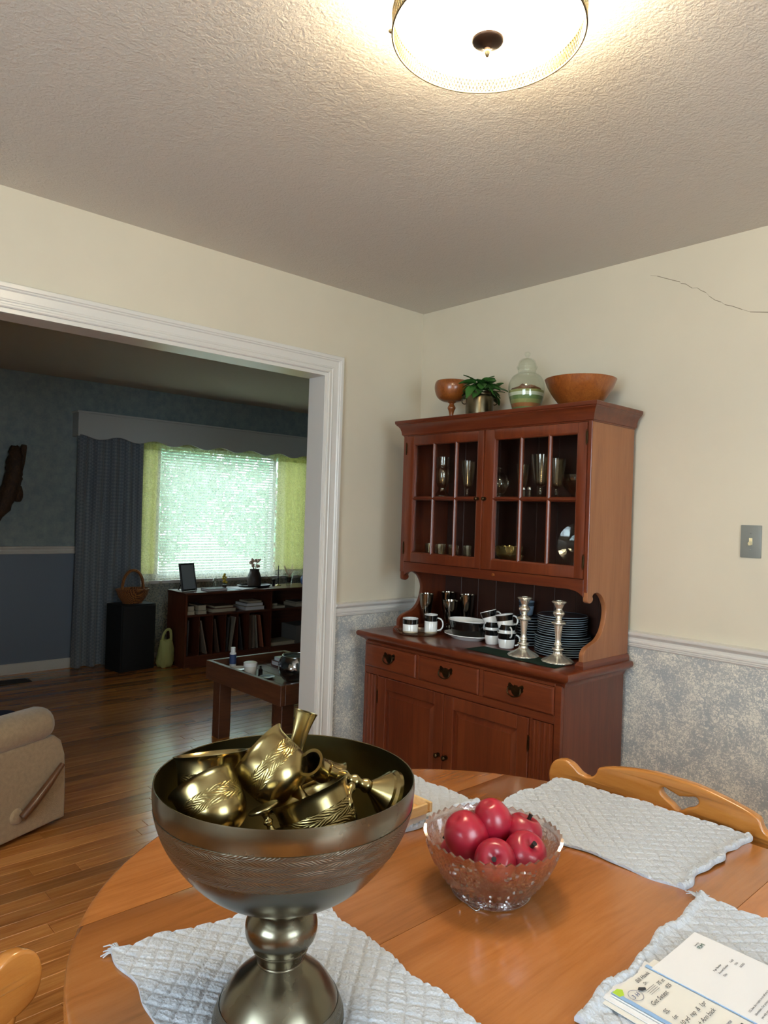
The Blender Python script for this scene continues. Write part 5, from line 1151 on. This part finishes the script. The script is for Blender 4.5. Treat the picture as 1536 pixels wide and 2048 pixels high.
for i in range(11):
    a = i*.57*2; tip = Vector((vx+.05*math.cos(a)*rg.uniform(.3, 1), vy+.06*math.sin(a)*rg.uniform(.3, 1), ZT+.20+rg.uniform(0, .06))); tube(b, [(vx, vy, ZT+.10), (vx+(tip.x-vx)*.5, vy+(tip.y-vy)*.4, ZT+.18), tip], .0016, 5)
    for q in range(5): bmesh.ops.create_icosphere(fb, subdivisions=1, radius=.011, matrix=Matrix.Translation(tip+Vector((rg.uniform(-1, 1), rg.uniform(-1, 1), rg.uniform(-1, 1)))*.012))
obj('stalks', b, 'twig', t_); obj('blossoms', fb, 'flower_pink', t_)
x, y = -3.16, .66; o = obj('glass_ornament', lt(ring_shell(cr([(.022, 0), (.026, .02), (.028, .06), (.020, .09), (.008, .105)], 4), .002), 24, T(x-.09, y, ZT)), 'jar_glass', None, 60, (x-.09, y, ZT)); tag(o, 'small clear glass ornament behind the dark book', 'ornament')
x, y = -3.26, .76; t_ = thing('yellow_flower', 'small yellow flower sprig standing on the bookcase', 'flower', (x, y, ZT)); obj('pot', lt([(0, 0), (.018, 0), (.022, .03), (0, .03)], 16, T(x, y, ZT)), 'vase_brown', t_, 50); b = B()
for i in range(9): bmesh.ops.create_icosphere(b, subdivisions=1, radius=.013, matrix=Matrix.Translation((x+rg.uniform(-.015, .015), y+rg.uniform(-.022, .022), ZT+.05+.009*i)))
obj('petals', b, 'flower_yellow', t_); obj('sprig', tb([(x, y, ZT+.025), (x, y+.004, ZT+.13)], .003, 6), 'leaf_pale', t_)
x, y = -3.20, 1.265; o = obj('black_canister', lt([(0, 0), (.013, 0), (.013, .05), (.016, .054), (.016, .066), (.010, .070), (0, .070)], 18, T(x, y, ZT)), 'frame_black', None, 40, (x, y, ZT)); tag(o, 'tiny black canister beside the slim candlestick', 'canister')
x, y = -3.21, 1.325; t_ = thing('slim_candlestick', 'slim dark candle on a small brass base by the vase', 'candlestick', (x, y, ZT)); obj('base', lt(cr([(.030, 0), (.028, .006), (.010, .012), (.005, .02)], 3)+[(0, .02)], 20, T(x, y, ZT)), 'brass_old', t_, 50); obj('candle', lt([(.005, .018), (.005, .07), (.008, .075), (.005, .08), (.005, .13), (.007, .135), (.005, .14), (.005, .195), (0, .197)], 12, T(x, y, ZT)), 'frame_black', t_, 40)
x, y = -3.17, 1.425; t_ = thing('glass_planter', 'clear glass with a dark plug and dried twigs near the casing', 'planter', (x, y, ZT)); obj('glass', lt(ring_shell([(.026, 0), (.030, .01), (.036, .06), (.046, .12)], .002), 28, T(x, y, ZT)), 'jar_glass', t_, 60); obj('dark_plug', lt([(0, .035), (.020, .035), (.028, .085), (0, .085)], 20, T(x, y, ZT)), 'frame_black', t_, 50); b = B()
for i in range(16):
    a = i*2.4; tube(b, [(x, y, ZT+.08), (x+.02*math.cos(a), y+.025*math.sin(a), ZT+.12), (x+.045*math.cos(a)*rg.random(), y+.065*math.sin(a), ZT+.15+.06*rg.random())], .0016, 5)
obj('twigs', b, 'flower_pink', t_)
x, y = -3.2, 1.64; o = obj('dark_jug', lt(ring_shell(cr([(.03, 0), (.042, .03), (.040, .07), (.022, .10), (.026, .115)], 3), .003), 24, T(x, y, ZT)), 'label_blue', None, 60, (x, y, ZT)); tag(o, 'dark blue jug half hidden by the door casing', 'jug')

# ------------------------------------------------------------------ rustic coffee table and its clutter
cx0, cx1, cy0, cy1, cz = -1.272, -.470, -.500, .080, .460
ct = thing('coffee_table', 'rustic dark wood coffee table with a raised tray rim', 'coffee table', ((cx0+cx1)/2, (cy0+cy1)/2, 0))
for i in range(5):
    w_ = (cy1-cy0-.06)/5; y0 = cy0+.03+i*w_; obj('top_plank', bx((cx0+.03, cx1-.03), (y0+.001, y0+w_-.001), (.395, .415), .002, 1), 'rustic', ct)
for yy in (cy0, cy1-.03): obj('rim_board', bx((cx0, cx1), (yy, yy+.03), (.350, cz), .003, 1), 'rustic', ct)
for xx in (cx0, cx1-.03): obj('rim_board', bx((xx, xx+.03), (cy0+.03, cy1-.03), (.350, cz), .003, 1), 'rustic_y', ct)
for xx in (cx0+.035, cx1-.115):
    for yy in (cy0+.035, cy1-.115): obj('leg', bx((xx, xx+.08), (yy, yy+.08), (0, .395), .003, 1), 'rustic_y', ct)
ZK = .4155
t_ = thing('pill_bottle', 'slim white-capped bottle with a blue label on the coffee table', 'bottle', (-1.195, -.36, ZK)); M_ = T(-1.195, -.36, ZK); obj('bottle', lt([(0, 0), (.020, 0), (.020, .085), (.013, .092), (0, .092)], 20, M_), 'white_plastic', t_, 40); obj('paper_label', lt([(.0204, .02), (.0208, .02), (.0208, .078), (.0204, .078)], 20, M_), 'label_blue', t_); obj('cap', lt([(0, .09), (.015, .09), (.015, .118), (.013, .12), (0, .12)], 18, M_), 'white_plastic', t_, 40)
o = obj('white_plate', lt([(0, 0), (.035, 0), (.058, .012), (.060, .015), (.034, .005), (0, .005)], 32, T(-1.09, -.385, ZK)), 'porcelain', None, 40, (-1.09, -.385, ZK)); tag(o, 'small white plate on the coffee table', 'plate')
t_ = thing('cream_jar', 'frosted jar with a wide white lid on the coffee table', 'jar', (-.955, -.385, ZK)); M_ = T(-.955, -.385, ZK); obj('jar_body', lt([(0, 0), (.034, 0), (.036, .005), (.036, .052), (0, .052)], 28, M_), 'cardboard_white', t_, 40); obj('lid', lt([(0, .052), (.040, .052), (.040, .072), (.036, .075), (0, .075)], 28, M_), 'white_plastic', t_, 40)
t_ = thing('small_dark_bottle', 'little dark bottle behind the frosted jar', 'bottle', (-.885, -.36, ZK)); M_ = T(-.885, -.36, ZK); obj('bottle', lt([(0, 0), (.013, 0), (.013, .04), (.006, .048), (0, .048)], 16, M_), 'dark_bottle', t_, 40); obj('cap', lt([(0, .046), (.007, .046), (.007, .064), (0, .065)], 14, M_), 'frame_black', t_, 40)
o = obj('pale_dish', lt([(0, 0), (.03, 0), (.045, .010), (.043, .011), (.028, .004), (0, .004)], 28, T(-.83, -.35, ZK)), 'pale_blue', None, 40, (-.83, -.35, ZK)); tag(o, 'pale blue saucer beside the faceted glass bowl', 'dish')
x, y = -.675, -.255
def hammer(r, z, a, k): return (r*(1+.035*math.sin(9*a+k*1.9)*math.sin(5*a-k)+.02*math.sin(23*a+k*2.3)), z)
t_ = thing('faceted_glass_bowl', 'round mirror-like textured glass bowl at the coffee table end', 'bowl', (x, y, ZK)); obj('glass', lt(ring_shell(cr([(.050, 0), (.078, .018), (.100, .055), (.105, .09), (.094, .125), (.080, .145)], 4), .004), 60, T(x, y, ZK), hammer), 'bowl_mirror', t_, 50); obj('rim', tb([(x+.081*math.cos(a), y+.081*math.sin(a), ZK+.146) for a in [2*PI*i/36 for i in range(36)]], .004, 8, closed=True), 'bowl_mirror', t_, 60)
o = book((-1.12, -.87), (-.13, .04), ZK, .030, 'box_red', 'red-covered book lower in the pile on the coffee table', group='books on the coffee table', page='paper'); book((-1.10, -.88), (-.12, .03), ZK+.0305, .022, 'pale_blue', 'pale book topmost on the coffee table pile', group='books on the coffee table', page='paper')
o = obj('felt_hat', lt(cr([(.085, 0), (.085, .004), (.06, .012), (.058, .04), (.045, .062), (.001, .068)], 4), 32, T(-.76, -.02, ZK)), 'brown_felt', None, 60, (-.76, -.02, ZK)); tag(o, 'rounded dark brown cap behind the glass bowl', 'cap')

# ------------------------------------------------------------------ recliner
O_ = Vector((-.546, -1.553, 0)); rz = math.atan2(.287, -.126)-PI/2
rc = thing('recliner', 'beige fabric recliner with a wooden side lever', 'recliner', tuple(O_), rz); W = WM[rc.name]
def soft(b, x, y, z, bev, seg=4): return box(b, x, y, z, bev, seg, W)
side = [(0.0, .025), (0.0, .17), (-.008, .30), (-.030, .365), (-.065, .395), (-.80, .395), (-.80, .025)]
me = curve_mesh([side], .065, .014, 3); me.transform(W @ T(-.065, 0, 0) @ R_); obj('arm_panel', me, 'recliner_cloth', rc, 50)
def roll(xc): return tb([W @ Vector((xc, yy, zz)) for yy, zz in ((-.075, .448), (-.085, .448), (-.11, .45), (-.30, .448), (-.50, .450), (-.72, .452), (-.78, .45))], [.045, .072, .082, .083, .084, .083, .07], 20, flat=.86)
obj('arm_roll', roll(-.058), 'recliner_cloth', rc, 70)
me = curve_mesh([side], .065, .014, 3); me.transform(W @ T(-.665, 0, 0) @ R_); obj('arm_panel', me, 'recliner_cloth', rc, 50)
obj('arm_roll', roll(-.672), 'recliner_cloth', rc, 70)
obj('seat_cushion', soft(B(), (-.595, -.135), (-.74, -.005), (.20, .44), .05), 'recliner_cloth', rc, 60)
obj('front_panel', soft(B(), (-.595, -.135), (-.05, -.012), (.04, .22), .012), 'recliner_cloth', rc, 60)
bkm = W @ T(0, -.80, .36) @ Matrix.Rotation(.25, 4, 'X')
obj('backrest', box(B(), (-.62, -.11), (-.12, .06), (0, .66), .07, 4, bkm), 'recliner_cloth', rc, 60)
lv_ = obj('lever', tb([W @ Vector((.020, -.235, .112)), W @ Vector((.026, -.19, .15)), W @ Vector((.026, -.11, .215)), W @ Vector((.024, -.045, .272))], [.017, .019, .016, .011], 12), 'lever_wood', rc, 60)
obj('lever_mount', lt([(0, .012), (.022, .012), (.030, .006), (.032, 0), (0, 0)], 24, axm(W @ Vector((0, -.245, .118)), W.to_3x3() @ Vector((1, 0, 0)))), 'recliner_cloth', lv_, 50)
b = grid(14, 10, lambda u, v: tuple(W @ Vector((-.56+.40*u, -.62+.52*v, .462+.012*math.sin(7*u+2*v)+.008*math.sin(9*v)))))
bmesh.ops.solidify(b, geom=b.faces[:], thickness=.02); o = obj('navy_blanket', b, 'navy', None, 60, tuple(W @ Vector((-.36, -.36, .44)))); tag(o, 'dark navy blanket on the recliner seat', 'blanket')
